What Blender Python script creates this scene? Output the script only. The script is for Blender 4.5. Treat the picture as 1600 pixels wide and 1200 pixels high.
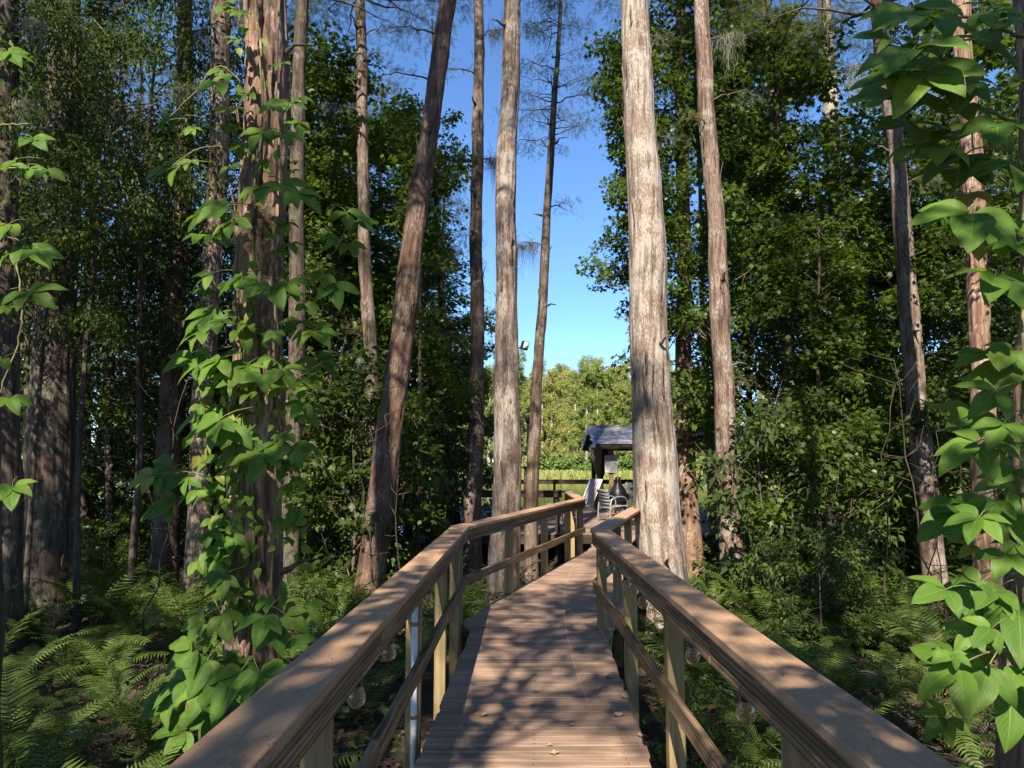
import bpy, bmesh, math, random
import numpy as np
from mathutils import Vector, Matrix, Euler

for o in list(bpy.data.objects):
    bpy.data.objects.remove(o)
sc = bpy.context.scene
COL = sc.collection
R = math.radians
rnd = random.Random(7)
rng = np.random.default_rng(11)

# ------------------------------------------------------------------ camera, sky, sun, exposure
F = 1150.0
EYE = 1.6
PITCH = math.atan(120 / F)
cam_d = bpy.data.cameras.new('camera')
cam = bpy.data.objects.new('camera', cam_d)
COL.objects.link(cam)
cam.location = (0, 0, EYE)
cam.rotation_euler = (math.pi / 2 + PITCH, 0, 0)
cam_d.sensor_width = 36
cam_d.lens = 36 * F / 1600
cam_d.clip_start = 0.05
cam_d.clip_end = 3000
sc.camera = cam

SUN_EL = R(44)
SUN_AZ = R(12)          # sun stands behind the camera, this much to its left
sun_dir = Vector((-math.sin(SUN_AZ) * math.cos(SUN_EL), -math.cos(SUN_AZ) * math.cos(SUN_EL), math.sin(SUN_EL)))
w = bpy.data.worlds.new('World')
sc.world = w
w.use_nodes = True
nt = w.node_tree
nt.nodes.clear()
sky = nt.nodes.new('ShaderNodeTexSky')
sky.sky_type = 'NISHITA'
sky.sun_disc = False
sky.sun_elevation = SUN_EL
sky.sun_rotation = math.pi + SUN_AZ   # rotation 0 puts the sun at +Y
sky.altitude = 0
sky.air_density = 1.0
sky.dust_density = 0.0
sky.ozone_density = 10.0
bg = nt.nodes.new('ShaderNodeBackground')
bg.inputs['Strength'].default_value = 0.098
wo = nt.nodes.new('ShaderNodeOutputWorld')
nt.links.new(sky.outputs[0], bg.inputs[0])
nt.links.new(bg.outputs[0], wo.inputs[0])

sl = bpy.data.lights.new('sun', 'SUN')
sl.energy = 5.0
sl.angle = R(0.53)
sl.color = (1.0, 0.9, 0.75)
so = bpy.data.objects.new('sun', sl)
COL.objects.link(so)
so.rotation_euler = sun_dir.to_track_quat('Z', 'Y').to_euler()
so.location = (0, 0, 40)

sc.view_settings.view_transform = 'Standard'
sc.view_settings.look = 'None'
sc.view_settings.exposure = 1.3
sc.view_settings.gamma = 1
sc.view_settings.use_curve_mapping = False
try:
    sc.cycles.max_bounces = 7
    sc.cycles.diffuse_bounces = 3
    sc.cycles.glossy_bounces = 2
    sc.cycles.transmission_bounces = 6
    sc.cycles.transparent_max_bounces = 8
    sc.cycles.sample_clamp_indirect = 6
except Exception:
    pass


# ------------------------------------------------------------------ where a point of the photograph lies in the place
def ray(u, v):
    x = (u - 800) / F
    y = (600 - v) / F
    return np.array([x, math.cos(PITCH) - y * math.sin(PITCH), math.sin(PITCH) + y * math.cos(PITCH)])


def at_y(u, v, Y):
    d = ray(u, v)
    return np.array([0, 0, EYE]) + d * (Y / d[1])


def at_z(u, v, z):
    d = ray(u, v)
    return np.array([0, 0, EYE]) + d * ((z - EYE) / d[2])


# ------------------------------------------------------------------ mesh helpers
def mesh_np(name, V, quads=None, tris=None, uv=None, smooth=False, fattr=None, vattr=None):
    """mesh from arrays; uv per vertex; fattr {name: per-vertex float}; vattr {name: per-vertex vector}"""
    me = bpy.data.meshes.new(name)
    V = np.asarray(V, dtype=np.float32)
    q = np.zeros((0, 4), np.int32) if quads is None else np.asarray(quads, np.int32).reshape(-1, 4)
    t = np.zeros((0, 3), np.int32) if tris is None else np.asarray(tris, np.int32).reshape(-1, 3)
    me.vertices.add(len(V))
    me.vertices.foreach_set('co', V.ravel())
    idx = np.concatenate([q.ravel(), t.ravel()]).astype(np.int32)
    me.loops.add(len(idx))
    me.loops.foreach_set('vertex_index', idx)
    me.polygons.add(len(q) + len(t))
    ls = np.concatenate([np.arange(len(q)) * 4, len(q) * 4 + np.arange(len(t)) * 3]).astype(np.int32)
    me.polygons.foreach_set('loop_start', ls)
    if smooth:
        me.polygons.foreach_set('use_smooth', np.ones(len(q) + len(t), bool))
    me.update(calc_edges=True)
    if uv is not None:
        l = me.uv_layers.new(name='UVMap')
        l.data.foreach_set('uv', np.asarray(uv, np.float32)[idx].ravel())
    for k, a in (fattr or {}).items():
        at = me.attributes.new(k, 'FLOAT', 'POINT')
        at.data.foreach_set('value', np.asarray(a, np.float32).ravel())
    for k, a in (vattr or {}).items():
        at = me.attributes.new(k, 'FLOAT_VECTOR', 'POINT')
        at.data.foreach_set('vector', np.asarray(a, np.float32).ravel())
    return me


def link(name, me, mat=None, parent=None, loc=None):
    o = bpy.data.objects.new(name, me)
    COL.objects.link(o)
    if mat is not None and len(me.materials) == 0:
        for m in (mat if isinstance(mat, (list, tuple)) else [mat]):
            me.materials.append(m)
    if parent is not None:
        o.parent = parent
    if loc is not None:
        o.location = loc
    return o


def thing(name, label, cat, loc=(0, 0, 0), rz=0, group=None, kind=None):
    o = bpy.data.objects.new(name, None)
    COL.objects.link(o)
    o.empty_display_size = 0.2
    o.location = loc
    o.rotation_euler = (0, 0, rz)
    tag(o, label, cat, group, kind)
    return o


def tag(o, label=None, cat=None, group=None, kind=None):
    if label:
        o['label'] = label
    if cat:
        o['category'] = cat
    if group:
        o['group'] = group
    if kind:
        o['kind'] = kind
    return o


class MB:
    def __init__(s):
        s.V, s.Q, s.T, s.n, s.rn = [], [], [], 0, []

    def add(s, V, Q=None, T=None, r=0.5):
        V = np.asarray(V, float)
        s.V.append(V)
        if Q is not None and len(Q):
            s.Q.append(np.asarray(Q) + s.n)
        if T is not None and len(T):
            s.T.append(np.asarray(T) + s.n)
        s.rn.append(np.full(len(V), r) if np.isscalar(r) else r)
        s.n += len(V)
        return s

    def mesh(s, name, smooth=False):
        return mesh_np(name, np.concatenate(s.V), np.concatenate(s.Q) if s.Q else None,
                       np.concatenate(s.T) if s.T else None, smooth=smooth, fattr={'rnd': np.concatenate(s.rn)})


def tube(pts, rad, n=6, cap=True):
    P = np.asarray(pts, float)
    k = len(P)
    rad = np.broadcast_to(np.asarray(rad, float), (k,))
    d = np.gradient(P, axis=0)
    d /= np.linalg.norm(d, axis=1)[:, None] + 1e-9
    up = np.array([0, 0, 1.0]) if abs(d[:, 2]).mean() < 0.8 else np.array([0, 1.0, 0])
    a = np.cross(d, up)
    a /= np.linalg.norm(a, axis=1)[:, None] + 1e-9
    b = np.cross(d, a)
    th = np.arange(n) * 2 * math.pi / n
    V = (P[:, None, :] + rad[:, None, None] * (np.cos(th)[None, :, None] * a[:, None, :] + np.sin(th)[None, :, None] * b[:, None, :])).reshape(-1, 3)
    i = np.arange(k - 1)[:, None] * n
    j = np.arange(n)[None, :]
    j2 = (j + 1) % n
    Q = np.stack([i + j, i + j2, i + n + j2, i + n + j], -1).reshape(-1, 4)
    T = []
    if cap:
        V = np.concatenate([V, P[:1], P[-1:]])
        c0, c1 = k * n, k * n + 1
        T = [[c0, jj2, jj] for jj, jj2 in zip(range(n), [(q + 1) % n for q in range(n)])]
        T += [[c1, (k - 1) * n + jj, (k - 1) * n + (jj + 1) % n] for jj in range(n)]
    return V, Q, np.array(T, int).reshape(-1, 3)


def lathe(prof, n=20):
    """prof: list of (r, z)"""
    P = np.array(prof, float)
    th = np.arange(n) * 2 * math.pi / n
    V = np.stack([P[:, None, 0] * np.cos(th), P[:, None, 0] * np.sin(th), np.repeat(P[:, 1:2], n, 1)], -1).reshape(-1, 3)
    k = len(P)
    i = np.arange(k - 1)[:, None] * n
    j = np.arange(n)[None, :]
    Q = np.stack([i + j, i + (j + 1) % n, i + n + (j + 1) % n, i + n + j], -1).reshape(-1, 4)
    return V, Q


def boxV(x0, x1, y0, y1, z0, z1):
    V = np.array([[x, y, z] for x in (x0, x1) for y in (y0, y1) for z in (z0, z1)], float)
    Q = np.array([[0, 1, 3, 2], [4, 6, 7, 5], [0, 4, 5, 1], [2, 3, 7, 6], [0, 2, 6, 4], [1, 5, 7, 3]])
    return V, Q


def smooth_noise(x, y, seed, perx):
    """value noise, periodic in x with integer period perx"""
    g = np.random.default_rng(seed)
    NY = 512
    L = g.random((perx, NY))
    xi = np.floor(x).astype(int)
    yi = np.floor(y).astype(int)
    fx = x - xi
    fy = y - yi
    fx = fx * fx * (3 - 2 * fx)
    fy = fy * fy * (3 - 2 * fy)
    a = L[xi % perx, yi % NY]
    b = L[(xi + 1) % perx, yi % NY]
    c = L[xi % perx, (yi + 1) % NY]
    d = L[(xi + 1) % perx, (yi + 1) % NY]
    return (a * (1 - fx) + b * fx) * (1 - fy) + (c * (1 - fx) + d * fx) * fy


def board_mesh(name, L, wd, th, cut0=0.0, cut1=0.0, bev=0.004):
    """length on X, width on Y, thickness on Z; cut0 / cut1: tangent of the mitre at either end"""
    bm = bmesh.new()
    v = {}
    for sx in (0, 1):
        for sy in (-1, 1):
            for sz in (-1, 1):
                y = sy * wd / 2
                x = (-L / 2 + y * cut0) if sx == 0 else (L / 2 + y * cut1)
                v[sx, sy, sz] = bm.verts.new((x, y, sz * th / 2))
    for f in (((0, -1, -1), (0, -1, 1), (0, 1, 1), (0, 1, -1)), ((1, -1, -1), (1, 1, -1), (1, 1, 1), (1, -1, 1)),
              ((0, -1, -1), (1, -1, -1), (1, -1, 1), (0, -1, 1)), ((0, 1, -1), (0, 1, 1), (1, 1, 1), (1, 1, -1)),
              ((0, -1, 1), (1, -1, 1), (1, 1, 1), (0, 1, 1)), ((0, -1, -1), (0, 1, -1), (1, 1, -1), (1, -1, -1))):
        bm.faces.new([v[k] for k in f])
    if bev:
        bmesh.ops.bevel(bm, geom=bm.edges[:], offset=bev, segments=1, affect='EDGES')
    bm.normal_update()
    me = bpy.data.meshes.new(name)
    bm.to_mesh(me)
    bm.free()
    return me


def board(name, p0, p1, wd, th, mat, parent, side=(0, 0, 1), cut0=0.0, cut1=0.0, bev=0.004):
    """a board from p0 to p1; its thickness direction is near `side`"""
    p0 = Vector(p0)
    p1 = Vector(p1)
    x = (p1 - p0)
    L = x.length
    x.normalize()
    z = Vector(side)
    z = (z - x * z.dot(x)).normalized()
    y = z.cross(x)
    me = board_mesh(name, L, wd, th, cut0, cut1, bev)
    o = link(name, me, mat, parent)
    M = Matrix((x, y, z)).transposed().to_4x4()
    M.translation = (p0 + p1) / 2
    if parent is not None:
        o.matrix_local = Matrix.Translation(-Vector(parent.location)) @ M if parent.rotation_euler.z == 0 else parent.matrix_basis.inverted() @ M
    else:
        o.matrix_local = M
    return o


# ------------------------------------------------------------------ materials
def nodes_of(name):
    m = bpy.data.materials.new(name)
    m.use_nodes = True
    t = m.node_tree
    b = t.nodes['Principled BSDF']
    return m, t, b, t.nodes['Material Output']


def N(t, typ, **kw):
    n = t.nodes.new(typ)
    for k, v in kw.items():
        if k in n.inputs.keys() if hasattr(n.inputs, 'keys') else False:
            n.inputs[k].default_value = v
        else:
            setattr(n, k, v)
    return n


def ramp(t, stops, interp='LINEAR'):
    n = t.nodes.new('ShaderNodeValToRGB')
    e = n.color_ramp.elements
    n.color_ramp.interpolation = interp
    while len(e) < len(stops):
        e.new(0.5)
    for i, (p, c) in enumerate(stops):
        e[i].position = p
        e[i].color = (*c, 1) if len(c) == 3 else c
    return n


def plain(name, col, rough=0.6, metal=0.0, noise=0.15, scale=12.0, spec=0.4, bump=0.0):
    m, t, b, out = nodes_of(name)
    tc = N(t, 'ShaderNodeTexCoord')
    nz = N(t, 'ShaderNodeTexNoise', Scale=scale, Detail=5.0)
    t.links.new(tc.outputs['Object'], nz.inputs['Vector'])
    lo = tuple(c * (1 - noise) for c in col)
    hi = tuple(min(1, c * (1 + noise)) for c in col)
    rp = ramp(t, [(0.3, lo), (0.7, hi)])
    t.links.new(nz.outputs['Fac'], rp.inputs[0])
    t.links.new(rp.outputs[0], b.inputs['Base Color'])
    b.inputs['Roughness'].default_value = rough
    b.inputs['Metallic'].default_value = metal
    b.inputs['Specular IOR Level'].default_value = spec
    if bump:
        bp = N(t, 'ShaderNodeBump', Strength=bump, Distance=0.01)
        t.links.new(nz.outputs['Fac'], bp.inputs['Height'])
        t.links.new(bp.outputs[0], b.inputs['Normal'])
    return m


def wood(name, light, dark, black=0.0, gscale=1.0, rough=0.75, bump=0.35, tint=0.15, rings=0.0):
    """grain along the board's own X"""
    m, t, b, out = nodes_of(name)
    tc = N(t, 'ShaderNodeTexCoord')
    oi = N(t, 'ShaderNodeObjectInfo')
    sh = N(t, 'ShaderNodeVectorMath', operation='ADD')
    cx = N(t, 'ShaderNodeCombineXYZ')
    mu = N(t, 'ShaderNodeMath', operation='MULTIPLY')
    mu.inputs[1].default_value = 37.0
    t.links.new(oi.outputs['Random'], mu.inputs[0])
    for i in range(3):
        t.links.new(mu.outputs[0], cx.inputs[i])
    t.links.new(tc.outputs['Object'], sh.inputs[0])
    t.links.new(cx.outputs[0], sh.inputs[1])
    mp = N(t, 'ShaderNodeMapping')
    mp.inputs['Scale'].default_value = (1.1 * gscale, 26 * gscale, 26 * gscale)
    t.links.new(sh.outputs[0], mp.inputs['Vector'])
    n1 = N(t, 'ShaderNodeTexNoise', Scale=1.6, Detail=7.0, Roughness=0.62, Distortion=0.5)
    t.links.new(mp.outputs[0], n1.inputs['Vector'])
    rp = ramp(t, [(0.28, dark), (0.5, tuple((a + c) / 2 for a, c in zip(light, dark))), (0.7, light)])
    t.links.new(n1.outputs['Fac'], rp.inputs[0])
    # broad weathering
    n2 = N(t, 'ShaderNodeTexNoise', Scale=2.2, Detail=4.0)
    t.links.new(sh.outputs[0], n2.inputs['Vector'])
    r2 = ramp(t, [(0.3, (0.72, 0.74, 0.78)), (0.7, (1.08, 1.03, 0.98))])
    t.links.new(n2.outputs['Fac'], r2.inputs[0])
    mx = N(t, 'ShaderNodeMix', data_type='RGBA', blend_type='MULTIPLY')
    mx.inputs[0].default_value = 0.8
    t.links.new(rp.outputs[0], mx.inputs[6])
    t.links.new(r2.outputs[0], mx.inputs[7])
    last = mx.outputs[2]
    if rings:
        mp3 = N(t, 'ShaderNodeMapping')
        mp3.inputs['Scale'].default_value = (0.55, 7, 7)
        t.links.new(sh.outputs[0], mp3.inputs['Vector'])
        wv = N(t, 'ShaderNodeTexWave', wave_type='BANDS', bands_direction='Y', Scale=2.2, Distortion=7.0, Detail=3.0)
        wv.inputs['Detail Scale'].default_value = 0.6
        t.links.new(mp3.outputs[0], wv.inputs['Vector'])
        r3 = ramp(t, [(0.0, (0.25, 0.2, 0.16)), (0.4, (0.9, 0.88, 0.84)), (1, (1.05, 1.02, 0.98))])
        t.links.new(wv.outputs['Fac'], r3.inputs[0])
        m3 = N(t, 'ShaderNodeMix', data_type='RGBA', blend_type='MULTIPLY')
        m3.inputs[0].default_value = rings
        t.links.new(last, m3.inputs[6])
        t.links.new(r3.outputs[0], m3.inputs[7])
        last = m3.outputs[2]
    if black:
        mp2 = N(t, 'ShaderNodeMapping')
        mp2.inputs['Scale'].default_value = (0.9, 16, 16)
        t.links.new(sh.outputs[0], mp2.inputs['Vector'])
        n4 = N(t, 'ShaderNodeTexNoise', Scale=1.3, Detail=8.0, Roughness=0.7, Distortion=1.0)
        t.links.new(mp2.outputs[0], n4.inputs['Vector'])
        r4 = ramp(t, [(0.42, (1, 1, 1)), (0.56, (0.28, 0.26, 0.25))])
        t.links.new(n4.outputs['Fac'], r4.inputs[0])
        m4 = N(t, 'ShaderNodeMix', data_type='RGBA', blend_type='MULTIPLY')
        m4.inputs[0].default_value = black
        t.links.new(last, m4.inputs[6])
        t.links.new(r4.outputs[0], m4.inputs[7])
        last = m4.outputs[2]
    # board to board tint
    hs = N(t, 'ShaderNodeHueSaturation')
    ma = N(t, 'ShaderNodeMapRange')
    ma.inputs[3].default_value = 1 - tint
    ma.inputs[4].default_value = 1 + tint
    t.links.new(oi.outputs['Random'], ma.inputs[0])
    t.links.new(ma.outputs[0], hs.inputs['Value'])
    t.links.new(last, hs.inputs['Color'])
    t.links.new(hs.outputs[0], b.inputs['Base Color'])
    b.inputs['Roughness'].default_value = rough
    b.inputs['Specular IOR Level'].default_value = 0.3
    bp = N(t, 'ShaderNodeBump', Strength=bump, Distance=0.004)
    t.links.new(n1.outputs['Fac'], bp.inputs['Height'])
    t.links.new(bp.outputs[0], b.inputs['Normal'])
    return m


def bark(name, base, dark, pale, pale_amt, moss=0.0, strip=1.0):
    m, t, b, out = nodes_of(name)
    at = N(t, 'ShaderNodeAttribute', attribute_name='tc')
    hh = N(t, 'ShaderNodeAttribute', attribute_name='ridge')
    mp = N(t, 'ShaderNodeMapping')
    mp.inputs['Scale'].default_value = (48 * strip, 48 * strip, 5.5 * strip)
    t.links.new(at.outputs['Vector'], mp.inputs['Vector'])
    n1 = N(t, 'ShaderNodeTexNoise', Scale=1.0, Detail=6.0, Roughness=0.62, Distortion=0.2)
    t.links.new(mp.outputs[0], n1.inputs['Vector'])
    rp = ramp(t, [(0.3, dark), (0.52, base), (0.75, tuple(min(1, c * 1.45) for c in base))])
    t.links.new(n1.outputs['Fac'], rp.inputs[0])
    # pale flakes of weathered bark
    mp2 = N(t, 'ShaderNodeMapping')
    mp2.inputs['Scale'].default_value = (62 * strip, 62 * strip, 19.0 * strip)
    t.links.new(at.outputs['Vector'], mp2.inputs['Vector'])
    n2 = N(t, 'ShaderNodeTexNoise', Scale=0.8, Detail=5.0, Roughness=0.62, Distortion=0.15)
    t.links.new(mp2.outputs[0], n2.inputs['Vector'])
    n3 = N(t, 'ShaderNodeTexNoise', Scale=3.2, Detail=4.0)      # where flakes gather
    t.links.new(at.outputs['Vector'], n3.inputs['Vector'])
    ad = N(t, 'ShaderNodeMath', operation='MULTIPLY_ADD')
    ad.inputs[1].default_value = 0.75
    t.links.new(n3.outputs['Fac'], ad.inputs[0])
    t.links.new(n2.outputs['Fac'], ad.inputs[2])
    th = 1.06 - 0.3 * pale_amt
    r2 = ramp(t, [(0.0, (0, 0, 0)), (1.0, (1, 1, 1))])
    ma = N(t, 'ShaderNodeMapRange')
    ma.inputs[1].default_value = th
    ma.inputs[2].default_value = th + 0.09
    t.links.new(ad.outputs[0], ma.inputs[0])
    mx = N(t, 'ShaderNodeMix', data_type='RGBA')
    t.links.new(ma.outputs[0], mx.inputs[0])
    t.links.new(rp.outputs[0], mx.inputs[6])
    mx.inputs[7].default_value = (*pale, 1)
    # crevices
    r3 = ramp(t, [(0.12, (0.35, 0.3, 0.27)), (0.5, (1, 1, 1))])
    t.links.new(hh.outputs['Fac'], r3.inputs[0])
    m3 = N(t, 'ShaderNodeMix', data_type='RGBA', blend_type='MULTIPLY')
    m3.inputs[0].default_value = 0.7
    t.links.new(mx.outputs[2], m3.inputs[6])
    t.links.new(r3.outputs[0], m3.inputs[7])
    last = m3.outputs[2]
    if moss:
        n4 = N(t, 'ShaderNodeTexNoise', Scale=2.6, Detail=6.0)
        t.links.new(at.outputs['Vector'], n4.inputs['Vector'])
        r4 = ramp(t, [(0.5, (0, 0, 0)), (0.62, (1, 1, 1))])
        t.links.new(n4.outputs['Fac'], r4.inputs[0])
        mm = N(t, 'ShaderNodeMath', operation='MULTIPLY')
        mm.inputs[1].default_value = moss
        t.links.new(r4.outputs[0], mm.inputs[0])
        m4 = N(t, 'ShaderNodeMix', data_type='RGBA')
        t.links.new(mm.outputs[0], m4.inputs[0])
        t.links.new(last, m4.inputs[6])
        m4.inputs[7].default_value = (0.13, 0.15, 0.09, 1)
        last = m4.outputs[2]
    t.links.new(last, b.inputs['Base Color'])
    b.inputs['Roughness'].default_value = 0.9
    b.inputs['Specular IOR Level'].default_value = 0.15
    bp = N(t, 'ShaderNodeBump', Strength=0.7, Distance=0.012)
    t.links.new(n1.outputs['Fac'], bp.inputs['Height'])
    bp2 = N(t, 'ShaderNodeBump', Strength=0.4, Distance=0.01)
    t.links.new(n2.outputs['Fac'], bp2.inputs['Height'])
    t.links.new(bp.outputs[0], bp2.inputs['Normal'])
    t.links.new(bp2.outputs[0], b.inputs['Normal'])
    return m


def leafmat(name, dark, light, trans=0.35, rough=0.45, spec=0.35, old=None, veins=False, tcol=None, spots=False):
    m, t, b, out = nodes_of(name)
    at = N(t, 'ShaderNodeAttribute', attribute_name='rnd')
    oi = N(t, 'ShaderNodeObjectInfo')
    ad = N(t, 'ShaderNodeMath', operation='MULTIPLY_ADD')
    ad.inputs[1].default_value = 0.3
    t.links.new(oi.outputs['Random'], ad.inputs[0])
    mul = N(t, 'ShaderNodeMath', operation='MULTIPLY')
    mul.inputs[1].default_value = 0.7
    t.links.new(at.outputs['Fac'], mul.inputs[0])
    t.links.new(mul.outputs[0], ad.inputs[2])
    st = [(0.05, dark), (0.8, light)]
    if old:
        st = [(0.05, dark), (0.8, light), (0.94, light), (0.97, old)]
    rp = ramp(t, st)
    t.links.new(ad.outputs[0], rp.inputs[0])
    last = rp.outputs[0]
    if veins:
        uv = N(t, 'ShaderNodeUVMap')
        sp = N(t, 'ShaderNodeSeparateXYZ')
        t.links.new(uv.outputs[0], sp.inputs[0])
        ab = N(t, 'ShaderNodeMath', operation='ABSOLUTE')
        t.links.new(sp.outputs['X'], ab.inputs[0])
        k = N(t, 'ShaderNodeMath', operation='MULTIPLY_ADD')      # along - 0.28 * across
        k.inputs[1].default_value = -0.28
        t.links.new(ab.outputs[0], k.inputs[0])
        t.links.new(sp.outputs['Y'], k.inputs[2])
        sn = N(t, 'ShaderNodeMath', operation='MULTIPLY')
        sn.inputs[1].default_value = 11 * 2 * math.pi
        t.links.new(k.outputs[0], sn.inputs[0])
        si = N(t, 'ShaderNodeMath', operation='SINE')
        t.links.new(sn.outputs[0], si.inputs[0])
        mr = N(t, 'ShaderNodeMapRange')
        mr.inputs[1].default_value = 0.86
        mr.inputs[2].default_value = 1.0
        t.links.new(si.outputs[0], mr.inputs[0])
        mid = N(t, 'ShaderNodeMapRange')
        mid.inputs[1].default_value = 0.07
        mid.inputs[2].default_value = 0.02
        t.links.new(ab.outputs[0], mid.inputs[0])
        mxv = N(t, 'ShaderNodeMath', operation='MAXIMUM')
        t.links.new(mr.outputs[0], mxv.inputs[0])
        t.links.new(mid.outputs[0], mxv.inputs[1])
        vm = N(t, 'ShaderNodeMath', operation='MULTIPLY')
        vm.inputs[1].default_value = 0.4
        t.links.new(mxv.outputs[0], vm.inputs[0])
        mx = N(t, 'ShaderNodeMix', data_type='RGBA')
        t.links.new(vm.outputs[0], mx.inputs[0])
        t.links.new(last, mx.inputs[6])
        mx.inputs[7].default_value = (light[0] * 1.7, light[1] * 1.45, light[2] * 1.5, 1)
        last = mx.outputs[2]
        bp = N(t, 'ShaderNodeBump', Strength=0.5, Distance=0.004)
        bp.invert = True
        t.links.new(mxv.outputs[0], bp.inputs['Height'])
        t.links.new(bp.outputs[0], b.inputs['Normal'])
    if spots:
        tc = N(t, 'ShaderNodeTexCoord')
        va = N(t, 'ShaderNodeVectorMath', operation='ADD')
        t.links.new(tc.outputs['Object'], va.inputs[0])
        t.links.new(oi.outputs['Location'], va.inputs[1])
        ns = N(t, 'ShaderNodeTexNoise', Scale=3.2, Detail=5.0, Roughness=0.65)
        t.links.new(va.outputs[0], ns.inputs['Vector'])
        uv2 = N(t, 'ShaderNodeUVMap')
        s2 = N(t, 'ShaderNodeSeparateXYZ')
        t.links.new(uv2.outputs[0], s2.inputs[0])
        a2 = N(t, 'ShaderNodeMath', operation='ABSOLUTE')
        t.links.new(s2.outputs['X'], a2.inputs[0])
        e2 = N(t, 'ShaderNodeMath', operation='MULTIPLY_ADD')
        e2.inputs[1].default_value = 0.13
        t.links.new(a2.outputs[0], e2.inputs[0])
        t.links.new(ns.outputs['Fac'], e2.inputs[2])
        rs = ramp(t, [(0.70, (0, 0, 0)), (0.76, (1, 1, 1))])
        t.links.new(e2.outputs[0], rs.inputs[0])
        ms = N(t, 'ShaderNodeMix', data_type='RGBA')
        t.links.new(rs.outputs[0], ms.inputs[0])
        t.links.new(last, ms.inputs[6])
        ms.inputs[7].default_value = (0.17, 0.125, 0.04, 1)
        rv2 = ramp(t, [(0.25, (0.78, 0.82, 0.8)), (0.75, (1.15, 1.1, 1.0))])
        t.links.new(ns.outputs['Fac'], rv2.inputs[0])
        mv = N(t, 'ShaderNodeMix', data_type='RGBA', blend_type='MULTIPLY')
        mv.inputs[0].default_value = 0.7
        t.links.new(ms.outputs[2], mv.inputs[6])
        t.links.new(rv2.outputs[0], mv.inputs[7])
        last = mv.outputs[2]
    t.links.new(last, b.inputs['Base Color'])
    b.inputs['Roughness'].default_value = rough
    b.inputs['Specular IOR Level'].default_value = spec
    tr = N(t, 'ShaderNodeBsdfTranslucent')
    hs = N(t, 'ShaderNodeHueSaturation', Saturation=1.15, Value=1.7)
    hs.inputs['Hue'].default_value = 0.485
    t.links.new(last, hs.inputs['Color'])
    t.links.new(hs.outputs[0], tr.inputs['Color'])
    mix = N(t, 'ShaderNodeMixShader')
    mix.inputs[0].default_value = trans
    t.links.new(b.outputs[0], mix.inputs[1])
    t.links.new(tr.outputs[0], mix.inputs[2])
    t.links.new(mix.outputs[0], out.inputs['Surface'])
    return m


M = {}
def capmat():
    """weathered flat cap board: fine speckle, faint grain, darker stains"""
    m, t, b, out = nodes_of('cap_wood')
    tc = N(t, 'ShaderNodeTexCoord')
    oi = N(t, 'ShaderNodeObjectInfo')
    a = N(t, 'ShaderNodeTexNoise', Scale=160.0, Detail=4.0, Roughness=0.7)
    t.links.new(tc.outputs['Object'], a.inputs['Vector'])
    r1 = ramp(t, [(0.3, (0.32, 0.20, 0.12)), (0.7, (0.48, 0.315, 0.195))])
    t.links.new(a.outputs['Fac'], r1.inputs[0])
    mp = N(t, 'ShaderNodeMapping')
    mp.inputs['Scale'].default_value = (2.0, 34, 34)
    t.links.new(tc.outputs['Object'], mp.inputs['Vector'])
    g = N(t, 'ShaderNodeTexNoise', Scale=1.5, Detail=6.0, Roughness=0.65)
    t.links.new(mp.outputs[0], g.inputs['Vector'])
    r2 = ramp(t, [(0.3, (0.82, 0.8, 0.8)), (0.65, (1.06, 1.04, 1.02))])
    t.links.new(g.outputs['Fac'], r2.inputs[0])
    m1 = N(t, 'ShaderNodeMix', data_type='RGBA', blend_type='MULTIPLY')
    m1.inputs[0].default_value = 1.0
    t.links.new(r1.outputs[0], m1.inputs[6])
    t.links.new(r2.outputs[0], m1.inputs[7])
    st = N(t, 'ShaderNodeTexNoise', Scale=5.5, Detail=7.0, Roughness=0.7)
    t.links.new(tc.outputs['Object'], st.inputs['Vector'])
    r3 = ramp(t, [(0.33, (0.55, 0.56, 0.58)), (0.46, (0.95, 0.95, 0.95)), (0.7, (1.08, 1.05, 1.02))])
    t.links.new(st.outputs['Fac'], r3.inputs[0])
    m2 = N(t, 'ShaderNodeMix', data_type='RGBA', blend_type='MULTIPLY')
    m2.inputs[0].default_value = 0.8
    t.links.new(m1.outputs[2], m2.inputs[6])
    t.links.new(r3.outputs[0], m2.inputs[7])
    sp = N(t, 'ShaderNodeTexNoise', Scale=38.0, Detail=2.0)
    t.links.new(tc.outputs['Object'], sp.inputs['Vector'])
    r4 = ramp(t, [(0.24, (0.3, 0.28, 0.26)), (0.31, (1, 1, 1))])
    t.links.new(sp.outputs['Fac'], r4.inputs[0])
    m3 = N(t, 'ShaderNodeMix', data_type='RGBA', blend_type='MULTIPLY')
    m3.inputs[0].default_value = 0.8
    t.links.new(m2.outputs[2], m3.inputs[6])
    t.links.new(r4.outputs[0], m3.inputs[7])
    t.links.new(m3.outputs[2], b.inputs['Base Color'])
    b.inputs['Roughness'].default_value = 0.7
    b.inputs['Specular IOR Level'].default_value = 0.3
    bp = N(t, 'ShaderNodeBump', Strength=0.25, Distance=0.003)
    t.links.new(a.outputs['Fac'], bp.inputs['Height'])
    bp2 = N(t, 'ShaderNodeBump', Strength=0.3, Distance=0.003)
    t.links.new(g.outputs['Fac'], bp2.inputs['Height'])
    t.links.new(bp.outputs[0], bp2.inputs['Normal'])
    t.links.new(bp2.outputs[0], b.inputs['Normal'])
    return m


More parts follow.
